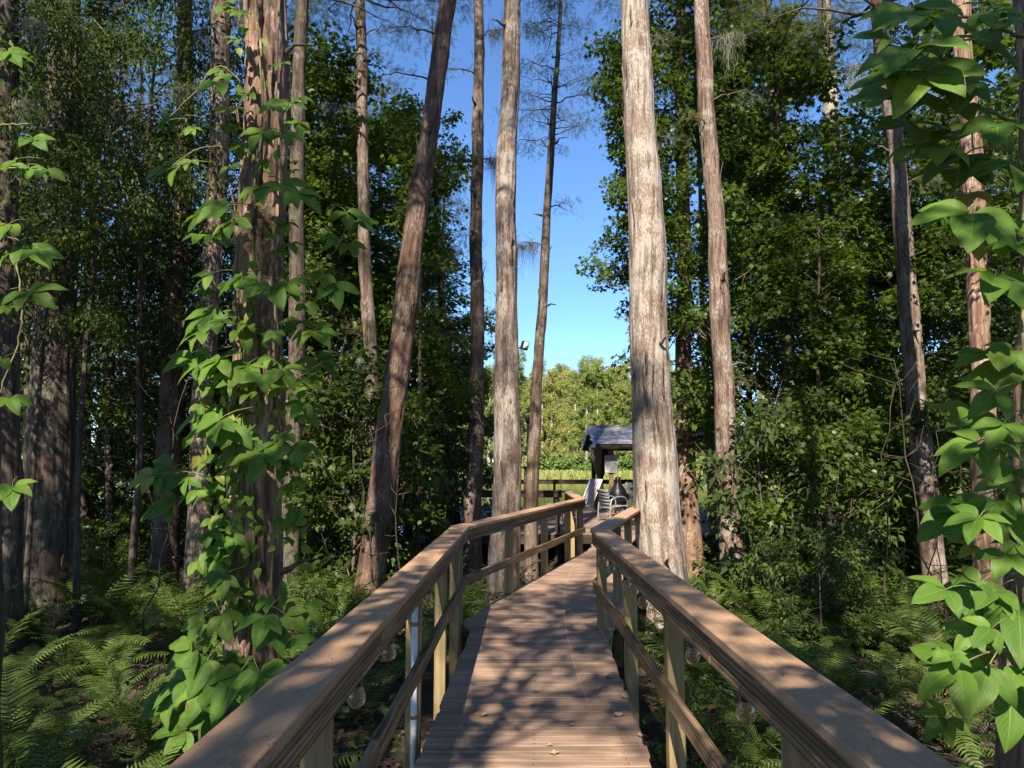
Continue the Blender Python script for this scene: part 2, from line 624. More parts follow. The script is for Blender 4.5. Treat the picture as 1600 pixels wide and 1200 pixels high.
M['deck'] = wood('deck_wood', (0.47, 0.315, 0.215), (0.23, 0.16, 0.12), gscale=0.8, black=0.45, tint=0.16, bump=0.5, rough=0.75)
M['cap'] = capmat()
M['rail'] = wood('rail_wood', (0.46, 0.34, 0.19), (0.17, 0.12, 0.075), black=0.6, gscale=0.6, tint=0.12, rings=0.85, bump=0.6)
M['post'] = wood('post_wood', (0.44, 0.33, 0.16), (0.27, 0.2, 0.1), black=0.3, gscale=0.6, tint=0.12, rings=0.3)
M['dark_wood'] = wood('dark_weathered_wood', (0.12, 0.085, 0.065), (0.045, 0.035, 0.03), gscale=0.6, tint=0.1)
M['grey_wood'] = wood('grey_weathered_wood', (0.34, 0.35, 0.37), (0.16, 0.165, 0.18), gscale=0.6, tint=0.15)
M['bark_red'] = bark('bark_reddish', (0.24, 0.15, 0.105), (0.085, 0.05, 0.035), (0.40, 0.32, 0.265), 0.4)
M['bark_pale'] = bark('bark_pale_flaking', (0.225, 0.17, 0.13), (0.13, 0.096, 0.075), (0.365, 0.32, 0.28), 0.78, strip=1.4)
M['bark_shaded'] = bark('bark_pale_shaded', (0.19, 0.14, 0.11), (0.095, 0.068, 0.053), (0.31, 0.27, 0.235), 0.7, strip=1.2)  # darker copy of the flaking bark, shade put into its colour
M['bark_lean'] = bark('bark_dark_reddish', (0.15, 0.095, 0.07), (0.065, 0.04, 0.03), (0.24, 0.185, 0.15), 0.4)
M['bark_brown'] = bark('bark_brown', (0.185, 0.13, 0.10), (0.07, 0.048, 0.037), (0.30, 0.255, 0.22), 0.5)
M['bark_grey'] = bark('bark_grey', (0.24, 0.19, 0.155), (0.085, 0.065, 0.055), (0.42, 0.37, 0.32), 0.6, moss=0.5)
M['bark_dark'] = bark('bark_dark_mossy', (0.095, 0.07, 0.055), (0.035, 0.027, 0.022), (0.17, 0.145, 0.125), 0.35, moss=0.3)
M['branch'] = plain('branch_bark', (0.12, 0.095, 0.075), 0.9, noise=0.35, scale=20, spec=0.15)
M['bark_twig'] = plain('twig_bark', (0.07, 0.055, 0.042), 0.9, noise=0.35, scale=20, spec=0.1)
M['star_leaf'] = leafmat('sweetgum_leaf', (0.02, 0.046, 0.011), (0.098, 0.155, 0.024), trans=0.4, rough=0.42, old=(0.3, 0.24, 0.05))
M['oval_leaf'] = leafmat('oak_leaf', (0.018, 0.04, 0.012), (0.08, 0.122, 0.026), trans=0.35, rough=0.55, spec=0.2)
M['bright_leaf'] = leafmat('young_leaf', (0.04, 0.09, 0.02), (0.1, 0.19, 0.035), trans=0.38, rough=0.45)
M['needle'] = leafmat('cypress_needle', (0.045, 0.075, 0.02), (0.13, 0.15, 0.04), trans=0.3, rough=0.6, spec=0.2)
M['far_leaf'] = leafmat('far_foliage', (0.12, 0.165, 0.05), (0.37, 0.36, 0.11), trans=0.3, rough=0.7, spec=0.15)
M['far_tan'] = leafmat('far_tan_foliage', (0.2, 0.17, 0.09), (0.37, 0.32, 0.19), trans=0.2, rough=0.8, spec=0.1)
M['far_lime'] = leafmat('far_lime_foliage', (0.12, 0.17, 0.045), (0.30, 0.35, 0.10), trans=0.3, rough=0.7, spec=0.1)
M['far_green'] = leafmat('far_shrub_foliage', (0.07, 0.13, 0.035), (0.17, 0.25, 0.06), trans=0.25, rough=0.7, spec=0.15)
M['reed'] = leafmat('reed', (0.2, 0.24, 0.07), (0.40, 0.40, 0.13), trans=0.3, rough=0.7, spec=0.15)
M['fern'] = leafmat('fern', (0.035, 0.07, 0.014), (0.12, 0.18, 0.035), trans=0.3, rough=0.5, spec=0.3, old=(0.22, 0.13, 0.05))
M['vine'] = leafmat('vine_leaf', (0.055, 0.135, 0.02), (0.14, 0.24, 0.036), trans=0.36, rough=0.5, spec=0.22, veins=True, spots=True)
M['vine_yellow'] = leafmat('vine_leaf_yellowing', (0.15, 0.20, 0.03), (0.25, 0.27, 0.05), trans=0.35, rough=0.5, veins=True)
M['vine_stem'] = plain('vine_stem', (0.16, 0.15, 0.06), 0.7, noise=0.3, scale=30)
M['moss'] = leafmat('spanish_moss', (0.15, 0.155, 0.115), (0.3, 0.3, 0.23), trans=0.2, rough=0.9, spec=0.05)
M['litter'] = leafmat('leaf_litter', (0.06, 0.035, 0.02), (0.2, 0.12, 0.065), trans=0.1, rough=0.8, spec=0.1)
M['dead_leaf'] = plain('dry_leaf', (0.36, 0.25, 0.14), 0.8, noise=0.3, scale=40)
M['black'] = plain('black_metal', (0.02, 0.02, 0.022), 0.4, 0.3, noise=0.2)
M['pvc'] = plain('grey_white_plastic', (0.62, 0.63, 0.64), 0.4, noise=0.06)
M['steel'] = plain('brushed_metal', (0.62, 0.62, 0.62), 0.35, 0.7, noise=0.08)
M['white'] = plain('white_plastic', (0.75, 0.75, 0.76), 0.5, noise=0.05)
M['blue_trim'] = plain('pale_painted_trim', (0.5, 0.54, 0.6), 0.55, noise=0.12)
M['copper'] = plain('rust_strap', (0.25, 0.12, 0.06), 0.6, noise=0.3)


def mat_ground():
    m, t, b, out = nodes_of('forest_floor')
    tc = N(t, 'ShaderNodeTexCoord')
    n1 = N(t, 'ShaderNodeTexNoise', Scale=3.0, Detail=8.0, Roughness=0.7)
    t.links.new(tc.outputs['Object'], n1.inputs['Vector'])
    rp = ramp(t, [(0.3, (0.018, 0.014, 0.01)), (0.5, (0.05, 0.036, 0.022)), (0.7, (0.04, 0.05, 0.02))])
    t.links.new(n1.outputs['Fac'], rp.inputs[0])
    t.links.new(rp.outputs[0], b.inputs['Base Color'])
    b.inputs['Roughness'].default_value = 0.95
    bp = N(t, 'ShaderNodeBump', Strength=0.8, Distance=0.05)
    t.links.new(n1.outputs['Fac'], bp.inputs['Height'])
    t.links.new(bp.outputs[0], b.inputs['Normal'])
    return m


def mat_water():
    m, t, b, out = nodes_of('lake_water')
    tc = N(t, 'ShaderNodeTexCoord')
    mp = N(t, 'ShaderNodeMapping')
    mp.inputs['Scale'].default_value = (0.5, 1.2, 1)
    t.links.new(tc.outputs['Object'], mp.inputs['Vector'])
    n1 = N(t, 'ShaderNodeTexNoise', Scale=2.0, Detail=4.0)
    t.links.new(mp.outputs[0], n1.inputs['Vector'])
    bp = N(t, 'ShaderNodeBump', Strength=0.08, Distance=0.1)
    t.links.new(n1.outputs['Fac'], bp.inputs['Height'])
    t.links.new(bp.outputs[0], b.inputs['Normal'])
    b.inputs['Base Color'].default_value = (0.03, 0.035, 0.02, 1)
    b.inputs['Roughness'].default_value = 0.08
    b.inputs['IOR'].default_value = 1.33
    return m


def mat_shingle():
    m, t, b, out = nodes_of('roof_shingle')
    oi = N(t, 'ShaderNodeObjectInfo')
    tc = N(t, 'ShaderNodeTexCoord')
    n1 = N(t, 'ShaderNodeTexNoise', Scale=9.0, Detail=6.0, Roughness=0.7)
    t.links.new(tc.outputs['Object'], n1.inputs['Vector'])
    ad = N(t, 'ShaderNodeMath', operation='MULTIPLY_ADD')
    ad.inputs[1].default_value = 0.3
    t.links.new(oi.outputs['Random'], ad.inputs[0])
    t.links.new(n1.outputs['Fac'], ad.inputs[2])
    rp = ramp(t, [(0.35, (0.16, 0.17, 0.2)), (0.9, (0.36, 0.37, 0.40))])
    t.links.new(ad.outputs[0], rp.inputs[0])
    t.links.new(rp.outputs[0], b.inputs['Base Color'])
    b.inputs['Roughness'].default_value = 0.85
    return m


def mat_curtain(name, c1, c2, sc_=9.0):
    m, t, b, out = nodes_of(name)
    uv = N(t, 'ShaderNodeUVMap')
    sp = N(t, 'ShaderNodeSeparateXYZ')
    t.links.new(uv.outputs[0], sp.inputs[0])
    mu = N(t, 'ShaderNodeMath', operation='MULTIPLY')
    mu.inputs[1].default_value = sc_
    t.links.new(sp.outputs['X'], mu.inputs[0])
    fr = N(t, 'ShaderNodeMath', operation='FRACT')
    t.links.new(mu.outputs[0], fr.inputs[0])
    rp = ramp(t, [(0.0, c1), (0.55, c2)], 'CONSTANT')
    t.links.new(fr.outputs[0], rp.inputs[0])
    t.links.new(rp.outputs[0], b.inputs['Base Color'])
    b.inputs['Roughness'].default_value = 0.9
    return m


def mat_sign():
    """print of a notice: rows of small grey strokes, too small to read"""
    m, t, b, out = nodes_of('notice_print')
    uv = N(t, 'ShaderNodeUVMap')
    mp = N(t, 'ShaderNodeMapping')
    mp.inputs['Scale'].default_value = (1, 14, 1)
    t.links.new(uv.outputs[0], mp.inputs['Vector'])
    sp = N(t, 'ShaderNodeSeparateXYZ')
    t.links.new(mp.outputs[0], sp.inputs[0])
    fr = N(t, 'ShaderNodeMath', operation='FRACT')
    t.links.new(sp.outputs['Y'], fr.inputs[0])
    row = ramp(t, [(0.0, (0, 0, 0)), (0.35, (1, 1, 1)), (0.75, (0, 0, 0))], 'CONSTANT')
    t.links.new(fr.outputs[0], row.inputs[0])
    fl = N(t, 'ShaderNodeMath', operation='FLOOR')
    t.links.new(sp.outputs['Y'], fl.inputs[0])
    cx = N(t, 'ShaderNodeCombineXYZ')
    t.links.new(sp.outputs['X'], cx.inputs[0])
    t.links.new(fl.outputs[0], cx.inputs[1])
    nz = N(t, 'ShaderNodeTexNoise', Scale=26.0, Detail=0.0)
    t.links.new(cx.outputs[0], nz.inputs['Vector'])
    wd = ramp(t, [(0.0, (0, 0, 0)), (0.44, (1, 1, 1))], 'CONSTANT')
    t.links.new(nz.outputs['Fac'], wd.inputs[0])
    mu = N(t, 'ShaderNodeMath', operation='MULTIPLY')
    t.links.new(row.outputs[0], mu.inputs[0])
    t.links.new(wd.outputs[0], mu.inputs[1])
    su = N(t, 'ShaderNodeSeparateXYZ')
    t.links.new(uv.outputs[0], su.inputs[0])
    mg = ramp(t, [(0.0, (0, 0, 0)), (0.1, (1, 1, 1)), (0.88, (0, 0, 0))], 'CONSTANT')
    t.links.new(su.outputs['X'], mg.inputs[0])
    mu2 = N(t, 'ShaderNodeMath', operation='MULTIPLY')
    t.links.new(mu.outputs[0], mu2.inputs[0])
    t.links.new(mg.outputs[0], mu2.inputs[1])
    mx = N(t, 'ShaderNodeMix', data_type='RGBA')
    t.links.new(mu2.outputs[0], mx.inputs[0])
    mx.inputs[6].default_value = (0.74, 0.73, 0.72, 1)
    mx.inputs[7].default_value = (0.2, 0.2, 0.22, 1)
    t.links.new(mx.outputs[2], b.inputs['Base Color'])
    b.inputs['Roughness'].default_value = 0.5
    return m


def mat_glass():
    """thin clear bulb glass, tinted faint amber as if lit"""
    m, t, b, out = nodes_of('bulb_glass')
    tr = N(t, 'ShaderNodeBsdfTransparent')
    tr.inputs['Color'].default_value = (0.93, 0.88, 0.80, 1)
    gl = N(t, 'ShaderNodeBsdfGlossy')
    gl.inputs['Roughness'].default_value = 0.06
    df = N(t, 'ShaderNodeBsdfTranslucent')
    df.inputs['Color'].default_value = (0.8, 0.64, 0.48, 1)  # amber light in the glass put into this colour
    lw = N(t, 'ShaderNodeLayerWeight', Blend=0.35)
    m1 = N(t, 'ShaderNodeMixShader')
    t.links.new(lw.outputs['Facing'], m1.inputs[0])
    t.links.new(tr.outputs[0], m1.inputs[1])
    t.links.new(gl.outputs[0], m1.inputs[2])
    m2 = N(t, 'ShaderNodeMixShader')
    m2.inputs[0].default_value = 0.2
    t.links.new(m1.outputs[0], m2.inputs[1])
    t.links.new(df.outputs[0], m2.inputs[2])
    t.links.new(m2.outputs[0], out.inputs['Surface'])
    return m


M['ground'] = mat_ground()
M['water'] = mat_water()
M['shingle'] = mat_shingle()
M['curtain_a'] = mat_curtain('curtain_beige', (0.36, 0.32, 0.25), (0.28, 0.24, 0.18))
M['curtain_b'] = mat_curtain('curtain_dark_striped', (0.05, 0.035, 0.03), (0.14, 0.1, 0.07))
M['stripe'] = mat_curtain('striped_sling', (0.7, 0.7, 0.72), (0.55, 0.2, 0.18), 5.0)
M['sign'] = mat_sign()
M['glass'] = mat_glass()

# ------------------------------------------------------------------ ground and water
GZ = -0.72
WZ = -0.97


def ground_h(x, y):
    h = GZ + 0.10 * np.sin(x * 0.9 + 1.3) * np.cos(y * 0.7) + 0.06 * np.sin(x * 2.3 + y * 1.9)
    shore = 24.5 + 1.5 * np.sin(x * 0.25) + 0.8 * np.sin(x * 0.7 + 2)
    s = np.clip((y - shore) / 3.0, 0, 1)
    h = h - s * 1.2
    s2 = np.clip((y - 98 - 1.5 * np.sin(x * 0.2)) / 4.0, 0, 1)
    return h + s2 * 1.5


gx = np.concatenate([np.linspace(-900, -60, 16)[:-1], np.linspace(-60, -16, 34)[:-1], np.linspace(-16, 16, 90)[:-1], np.linspace(16, 60, 34)[:-1], np.linspace(60, 900, 16)])
gy = np.concatenate([np.linspace(-500, -20, 12)[:-1], np.linspace(-20, 0, 20)[:-1], np.linspace(0, 30, 90)[:-1], np.linspace(30, 130, 50)[:-1], np.linspace(130, 1500, 16)])
GX, GY = np.meshgrid(gx, gy, indexing='ij')
gV = np.stack([GX, GY, ground_h(GX, GY)], -1).reshape(-1, 3)
ny = len(gy)
ii = np.arange(len(gx) - 1)[:, None] * ny
jj = np.arange(ny - 1)[None, :]
gQ = np.stack([ii + jj, ii + ny + jj, ii + ny + jj + 1, ii + jj + 1], -1).reshape(-1, 4)
go = link('ground', mesh_np('ground', gV, gQ, smooth=True), M['ground'])
tag(go, kind='structure')
wv, wq = np.array([[-900, 15, WZ], [900, 15, WZ], [900, 125, WZ], [-900, 125, WZ]], float), [[0, 1, 2, 3]]
wa = link('lake_water', mesh_np('lake_water', wv, wq), M['water'])
tag(wa, kind='structure')


def gh(x, y):
    return float(ground_h(np.array(x, float), np.array(y, float)))


# ------------------------------------------------------------------ boardwalk
DT = 0.028
bw = thing('boardwalk', 'narrow plank boardwalk that runs ahead and bends right to the lake platform', 'boardwalk', kind='structure')
Lp = [(-1.2, -0.60), (1.5, -0.575), (3.83, -0.516), (7.25, -0.39)]
path_L = np.array([(x, y) for y, x in Lp] + [(-0.50, 7.5), (-0.27, 8.4), (1.36, 13.6), (1.95, 16.45)])
path_R = np.array([(0.62, -1.2), (0.66, 1.5), (0.73, 3.83), (0.857, 6.8), (1.02, 7.4), (1.95, 10.6), (3.05, 14.4), (3.7, 16.45)])
cl = [(0.01, -1.2), (0.07, 2.0), (0.17, 5.0), (0.26, 7.0), (0.85, 10.2), (1.9, 13.8), (2.85, 16.6)]


def poly_cross(P, c, d):
    """where the line c + t d crosses polyline P; the crossing nearest to c"""
    best = None
    for (a, b) in zip(P[:-1], P[1:]):
        e = b - a
        den = d[0] * e[1] - d[1] * e[0]
        if abs(den) < 1e-9:
            continue
        s = ((a[0] - c[0]) * d[1] - (a[1] - c[1]) * d[0]) / -den if False else ((c[0] - a[0]) * d[1] - (c[1] - a[1]) * d[0]) / (e[0] * d[1] - e[1] * d[0])
        if -1e-6 <= s <= 1 + 1e-6:
            p = a + e * s
            if best is None or np.linalg.norm(p - c) < np.linalg.norm(best - c):
                best = p
    return best


cl = np.array(cl)
seg = np.linalg.norm(np.diff(cl, axis=0), axis=1)
S = np.concatenate([[0], np.cumsum(seg)])
PW = 0.142
ang_knots_s = [0, S[3] - 0.9, S[3] + 1.2, S[-1]]
ang_knots = [0.015, 0.02, -0.20, -0.26]


def cl_at(s):
    return np.array([np.interp(s, S, cl[:, 0]), np.interp(s, S, cl[:, 1])])


s = 0.0
edges = []
while s < S[-1]:
    c = cl_at(s)
    a = np.interp(s, ang_knots_s, ang_knots)
    d = np.array([math.cos(a), math.sin(a)])
    pl = poly_cross(path_L, c, d)
    pr = poly_cross(path_R, c, d)
    if pl is not None and pr is not None and pl[0] < pr[0]:
        edges.append((pl, pr))
    s += PW
for i in range(len(edges) - 1):
    (a, b), (d, c) = edges[i], edges[i + 1]
    # a board from the left edge a-d to the right edge b-c, a narrow gap to the next one
    g = 0.006 / PW
    P = [a + (d - a) * g, b + (c - b) * g, c, d]
    jl, jr = rnd.uniform(-0.010, 0.010), rnd.uniform(-0.010, 0.010)
    ux = (P[1] - P[0]) / np.linalg.norm(P[1] - P[0])
    P = [P[0] + ux * jl, P[1] + ux * jr, P[2] + ux * jr, P[3] + ux * jl]
    ctr = sum(P) / 4
    if ctr[1] > 16.2:
        continue
    bm = bmesh.new()
    top = [bm.verts.new((p[0] - ctr[0], p[1] - ctr[1], 0)) for p in P]
    bot = [bm.verts.new((p[0] - ctr[0], p[1] - ctr[1], -DT)) for p in P]
    bm.faces.new(top)
    bm.faces.new(bot[::-1])
    for k in range(4):
        bm.faces.new([top[k], bot[k], bot[(k + 1) % 4], top[(k + 1) % 4]])
    bmesh.ops.bevel(bm, geom=bm.edges[:], offset=0.004, segments=1, affect='EDGES')
    bm.normal_update()
    me = bpy.data.meshes.new('plank')
    bm.to_mesh(me)
    bm.free()
    o = link('plank', me, M['deck'], bw, (ctr[0], ctr[1], rnd.uniform(-0.0018, 0.0018)))
    o.rotation_euler = (rnd.uniform(-0.006, 0.006), rnd.uniform(-0.001, 0.001), 0)
# joists and bearers under it
for off in (0.12, 0.5, 0.88):
    pts = [e[0] + (e[1] - e[0]) * off for e in edges]
    for k0 in (0, 45, 90):
        k1 = min(k0 + 45, len(pts) - 1)
        if k1 <= k0 + 2:
            continue
        p0, p1 = pts[k0], pts[k1]
        if k0 == 45:
            m_ = pts[(k0 + k1) // 2]
            board('joist', (*p0, -0.115), (*m_, -0.115), 0.15, 0.04, M['post'], bw, side=(1, 0, 0))
            p0 = m_
        board('joist', (*p0, -0.115), (*p1, -0.115), 0.15, 0.04, M['post'], bw, side=(1, 0, 0))
# a pale scuff along the boards
sp_ = np.array([at_z(u, v, 0.004) for u, v in ((905, 868), (886, 905), (880, 940), (884, 985), (895, 1030), (903, 1058), (912, 1080), (918, 1098))])
tt = np.linspace(0, 1, 60)
ti = np.linspace(0, 1, len(sp_))
cur = np.stack([np.interp(tt, ti, sp_[:, k]) for k in range(3)], -1)
for _ in range(8):
    cur[1:-1] = (cur[:-2] + 2 * cur[1:-1] + cur[2:]) / 4
wdt = 0.0026
V = np.concatenate([cur + [-wdt, 0, 0.0015], cur + [wdt, 0, 0.0015]])
n_ = len(cur)
Q = [[i, n_ + i, n_ + i + 1, i + 1] for i in range(n_ - 1)]
link('scuff_mark', mesh_np('scuff_mark', V, Q), plain('pale_scuff', (0.42, 0.36, 0.31), 0.8, noise=0.45, scale=25), bw)

# ------------------------------------------------------------------ railings
CAPZ = 0.94
V, Q = lathe([(0.0, 0.0006), (0.0045, 0.0006), (0.0052, 0.0)], 8)
SCREW = mesh_np('screw', V, Q)
M['screw'] = plain('screw_head', (0.10, 0.085, 0.075), 0.5, 0.6, noise=0.2)
SCREW.materials.append(M['screw'])


def norm2(v):
    v = np.asarray(v, float)
    return v / np.linalg.norm(v)


def railing(label, pts, inner, post_s, name='railing', mats=('cap', 'rail', 'post'), mid=True, capw=0.185, fascia=0.115, corner_post=True):
    """pts: the cap's inner edge as (x, y) points; inner: +1 when the walk lies to the right of the direction of travel"""
    base = thing(name, label, 'railing', (pts[0][0], pts[0][1], 0))
    P = [np.array(p, float) for p in pts]
    n = len(P)
    dirs = [norm2(P[i + 1] - P[i]) for i in range(n - 1)]
    outn = [np.array([-d[1], d[0]]) * inner for d in dirs]        # away from the walk

    def off_pts(dist):
        res = []
        for i in range(n):
            if i == 0:
                res.append(P[0] + outn[0] * dist)
            elif i == n - 1:
                res.append(P[-1] + outn[-1] * dist)
            else:
                b = norm2(outn[i - 1] + outn[i])
                res.append(P[i] + b * dist / max(0.3, b.dot(outn[i])))
        return res
    def run(nm, dist, wd, th, zc, mat, side, flat, gap=0.0):
        C = off_pts(dist)
        for i in range(n - 1):
            d = dirs[i]
            a, b = C[i], C[i + 1]
            ca = cb = 0.0
            if flat:
                def half(i0, i1):
                    d0, d1 = dirs[i0], dirs[i1]
                    an = math.atan2(d0[0] * d1[1] - d0[1] * d1[0], d0.dot(d1)) / 2
                    return math.tan(an)
                if i > 0:
                    ca = -half(i - 1, i) * -1
                if i < n - 2:
                    cb = -half(i, i + 1)
            z0, z1 = (zc, zc)
            # long runs are made of two boards that meet over a post
            L = np.linalg.norm(b - a)
            k = 2 if L > 5.0 and nm != 'cap_board' else 1
            for q in range(k):
                p0 = a + (b - a) * q / k + d * (0.0025 if q else gap)
                p1 = a + (b - a) * (q + 1) / k - d * (0.0025 if q < k - 1 else gap)
                sd = (0, 0, 1) if flat else (outn[i][0], outn[i][1], 0)
                board(nm, (*p0, z0), (*p1, z1), wd, th, mat, base, side=sd, cut0=ca if q == 0 else 0, cut1=cb if q == k - 1 else 0)
    run('cap_board', capw / 2, capw, 0.036, CAPZ - 0.018, M[mats[0]], None, True, 0.001)
    run('fascia_board', 0.036, fascia, 0.038, CAPZ - 0.037 - fascia / 2, M[mats[1]], None, False, 0.003)
    if mid:
        run('mid_rail', 0.036, 0.092, 0.038, 0.40, M[mats[1]], None, False, 0.003)
    C = off_pts(0.036 + 0.0195 + 0.045)
    for (i, s_) in post_s:
        p = C[i] + dirs[i] * s_
        z0 = gh(p[0], p[1]) - 0.3
        z0 = min(z0, -0.5)
        for dq in (-0.035, 0.035):
            c_ = off_pts(capw / 2)[i] + dirs[i] * s_ + outn[i] * dq + dirs[i] * rnd.uniform(-0.01, 0.01)
            link('screw', SCREW, M['screw'], base, (c_[0] - pts[0][0], c_[1] - pts[0][1], CAPZ + 0.0003))
        board('post', (p[0], p[1], z0), (p[0], p[1], CAPZ - 0.038), 0.089, 0.089, M[mats[2]], base, side=(outn[i][0], outn[i][1], 0), bev=0.006)
    return base


zc = CAPZ
LA = at_z(400, 1190, zc)[:2]
LB = at_z(733, 822, zc)[:2]
L0 = LA + (LA - LB) / (LB[1] - LA[1]) * (LA[1] + 1.2)
LC = at_z(916, 779, zc)[:2]
LD = np.array([1.30, 16.55])
left_rail = railing('long brown handrail along the left side of the boardwalk', [L0, LB, LC, LD], +1,
                    [(0, 1.7), (0, 3.75), (0, 5.85), (0, 7.25), (0, np.linalg.norm(LB - L0) - 0.42), (0, np.linalg.norm(LB - L0) - 0.1),
                     (1, 1.65), (1, 3.3), (1, 4.75), (1, np.linalg.norm(LC - LB) - 0.08), (2, 0.35), (2, 1.8), (2, 3.2)])
RA = at_z(1360, 1196, zc)[:2]
RB = at_z(922, 826, zc)[:2]
R0 = RA + (RA - RB) / (RB[1] - RA[1]) * (RA[1] + 1.2)
RC = at_z(1003, 788, zc)[:2] + np.array([-0.10, 0.0])
RC = RB + (RC - RB) * 1.0
RD = RC + norm2(RC - RB) * 2.6
right_rail = railing('long brown handrail along the right side of the boardwalk', [R0, RB, RD], -1,
                     [(0, 1.9), (0, 3.55), (0, 5.3), (0, 6.75), (0, np.linalg.norm(RB - R0) - 0.06), (1, 1.2), (1, 2.3), (1, 3.6), (1, 4.8)])

# ------------------------------------------------------------------ lake platform
PX0, PX1, PY0, PY1 = -1.9, 9.2, 16.4, 26.4
pf = thing('lake_platform', 'wide plank platform over the lake at the end of the boardwalk', 'deck', kind='structure')
npk = int((PY1 - PY0) / PW)
pm = [board_mesh('plank', PX1 - PX0, PW - 0.006, DT), ]
for i in range(npk):
    o = link('plank', pm[0], M['deck'], pf, ((PX0 + PX1) / 2 + rnd.uniform(-0.02, 0.02), PY0 + PW * (i + 0.5), -DT / 2 + rnd.uniform(-0.0015, 0.0015)))
board('rim_joist', (PX0, PY0 + 0.01, -0.125), (PX1, PY0 + 0.01, -0.125), 0.18, 0.045, M['dark_wood'], pf, side=(0, 1, 0))
board('rim_joist', (PX0 + 0.02, PY0, -0.125), (PX0 + 0.02, PY1, -0.125), 0.18, 0.045, M['dark_wood'], pf, side=(1, 0, 0))
board('rim_joist', (PX0, PY1 - 0.02, -0.125), (PX1, PY1 - 0.02, -0.125), 0.18, 0.045, M['dark_wood'], pf, side=(0, 1, 0))
for x in np.linspace(PX0 + 0.3, PX1 - 0.3, 5):
    for y in (PY0 + 0.4, (PY0 + PY1) / 2, PY1 - 0.4):
        board('pile', (x, y, -2.4), (x, y, -0.04), 0.15, 0.15, M['dark_wood'], pf, side=(1, 0, 0), bev=0.01)
dk = ('dark_wood', 'dark_wood', 'dark_wood')
railing('dark railing across the near left edge of the lake platform', [(1.12, 16.62), (-1.85, 16.62)], -1, [(0, 0.1), (0, 1.5), (0, 2.85)], mats=dk, mid=False, fascia=0.12)
railing('dark railing along the far water edge of the lake platform', [(-1.85, 26.2), (9.1, 26.2)], +1,
        [(0, 0.1), (0, 1.75), (0, 3.35), (0, 4.95), (0, 6.6), (0, 8.2), (0, 9.8)], mats=dk, mid=False, fascia=0.12)
railing('dark railing along the left end of the lake platform', [(-1.72, 16.85), (-1.72, 26.0)], +1, [(0, 2.0), (0, 4.2), (0, 6.4)], mats=dk, mid=False, fascia=0.12)

# ------------------------------------------------------------------ pavilion
GXL, GXR, GY0, GY1 = 2.55, 7.9, 22.4, 26.6
EZ, RZ = 2.07, 2.70
GYM = (GY0 + GY1) / 2
gz = thing('pavilion', 'open timber pavilion with a grey shingle gable roof on the platform', 'pavilion', (GXL, GY0, 0))


def loc(parent, p):
    return np.asarray(p, float) - np.array(parent.location)


for (x, y) in ((3.06, 22.85), (2.85, 25.9), (5.4, 22.85), (5.4, 25.9), (7.6, 22.85), (7.6, 25.9)):
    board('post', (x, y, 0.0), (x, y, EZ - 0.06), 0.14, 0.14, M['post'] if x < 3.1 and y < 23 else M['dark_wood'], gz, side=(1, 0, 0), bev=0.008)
for y in (22.85, 25.9):
    board('beam', (GXL + 0.05, y, EZ - 0.0), (GXR - 0.05, y, EZ), 0.16, 0.09, M['dark_wood'], gz, side=(0, 1, 0))
board('tie_beam', (GXL + 0.2, 22.905, EZ + 0.01), (GXL + 0.2, 25.85, EZ + 0.01), 0.14, 0.08, M['blue_trim'], gz, side=(1, 0, 0))
sl_len = math.hypot(GYM - GY0, RZ - EZ)
for sgn, y0 in ((1, GY0), (-1, GY1)):
    a = Vector((GXL, y0, EZ + 0.02))
    b = Vector((GXL, GYM - sgn * 0.01, RZ + 0.02))
    mid = (a + b) / 2
    nrm = Vector((0, -sgn * (RZ - EZ), (GYM - GY0))).normalized()
    c0 = Vector(((GXL + GXR) / 2, mid.y, mid.z))
    d = (b - a).normalized()
    board('roof_deck', c0 - d * sl_len / 2, c0 + d * sl_len / 2, GXR - GXL, 0.03, M['dark_wood'], gz, side=nrm)
    # rafters below and barge boards at the gable ends
    for x in np.linspace(GXL + 0.4, GXR - 0.2, 7):
        board('rafter', Vector((x, a.y, a.z)) - nrm * 0.075, Vector((x, b.y, b.z)) - nrm * 0.075, 0.04, 0.11, M['dark_wood'], gz, side=nrm)
    for x in (GXL - 0.02, GXR + 0.02):
        board('barge_board', Vector((x, a.y - sgn * 0.03, a.z - 0.05)), Vector((x, b.y, b.z - 0.04)), 0.035, 0.15, M['blue_trim'], gz, side=nrm, bev=0.003)
    board('eave_fascia', (GXL, y0 - sgn * 0.03, EZ - 0.05), (GXR, y0 - sgn * 0.03, EZ - 0.05), 0.13, 0.03, M['dark_wood'], gz, side=(0, 1, 0))
    # courses of shingles, three tab strips per run, uneven
    nc = 14
    for r_ in range(nc):
        f0 = r_ / nc
        x = GXL - 0.03 - rnd.uniform(0, 0.4)
        while x < GXR:
            x1 = min(x + 0.92, GXR + 0.03)
            xs = max(x, GXL - 0.03)
            if x1 - xs > 0.05:
                e0 = a + d * (sl_len * f0 - 0.04)
                e1 = a + d * (sl_len * (f0 + 1.25 / nc))
                e1 = min(e1, b, key=lambda p: (p - a).length)
                cx_ = (xs + x1) / 2
                li = 0.022 + rnd.uniform(0, 0.004)
                board('shingle', Vector((cx_, e0.y, e0.z)) + nrm * (li + 0.012), Vector((cx_, e1.y, e1.z)) + nrm * li, x1 - xs - 0.004, 0.009, M['shingle'], gz, side=nrm, bev=0)
            x = x1
board('ridge_cap', (GXL - 0.03, GYM, RZ + 0.05), (GXR + 0.03, GYM, RZ + 0.05), 0.2, 0.03, M['shingle'], gz, side=(0, 0, 1))
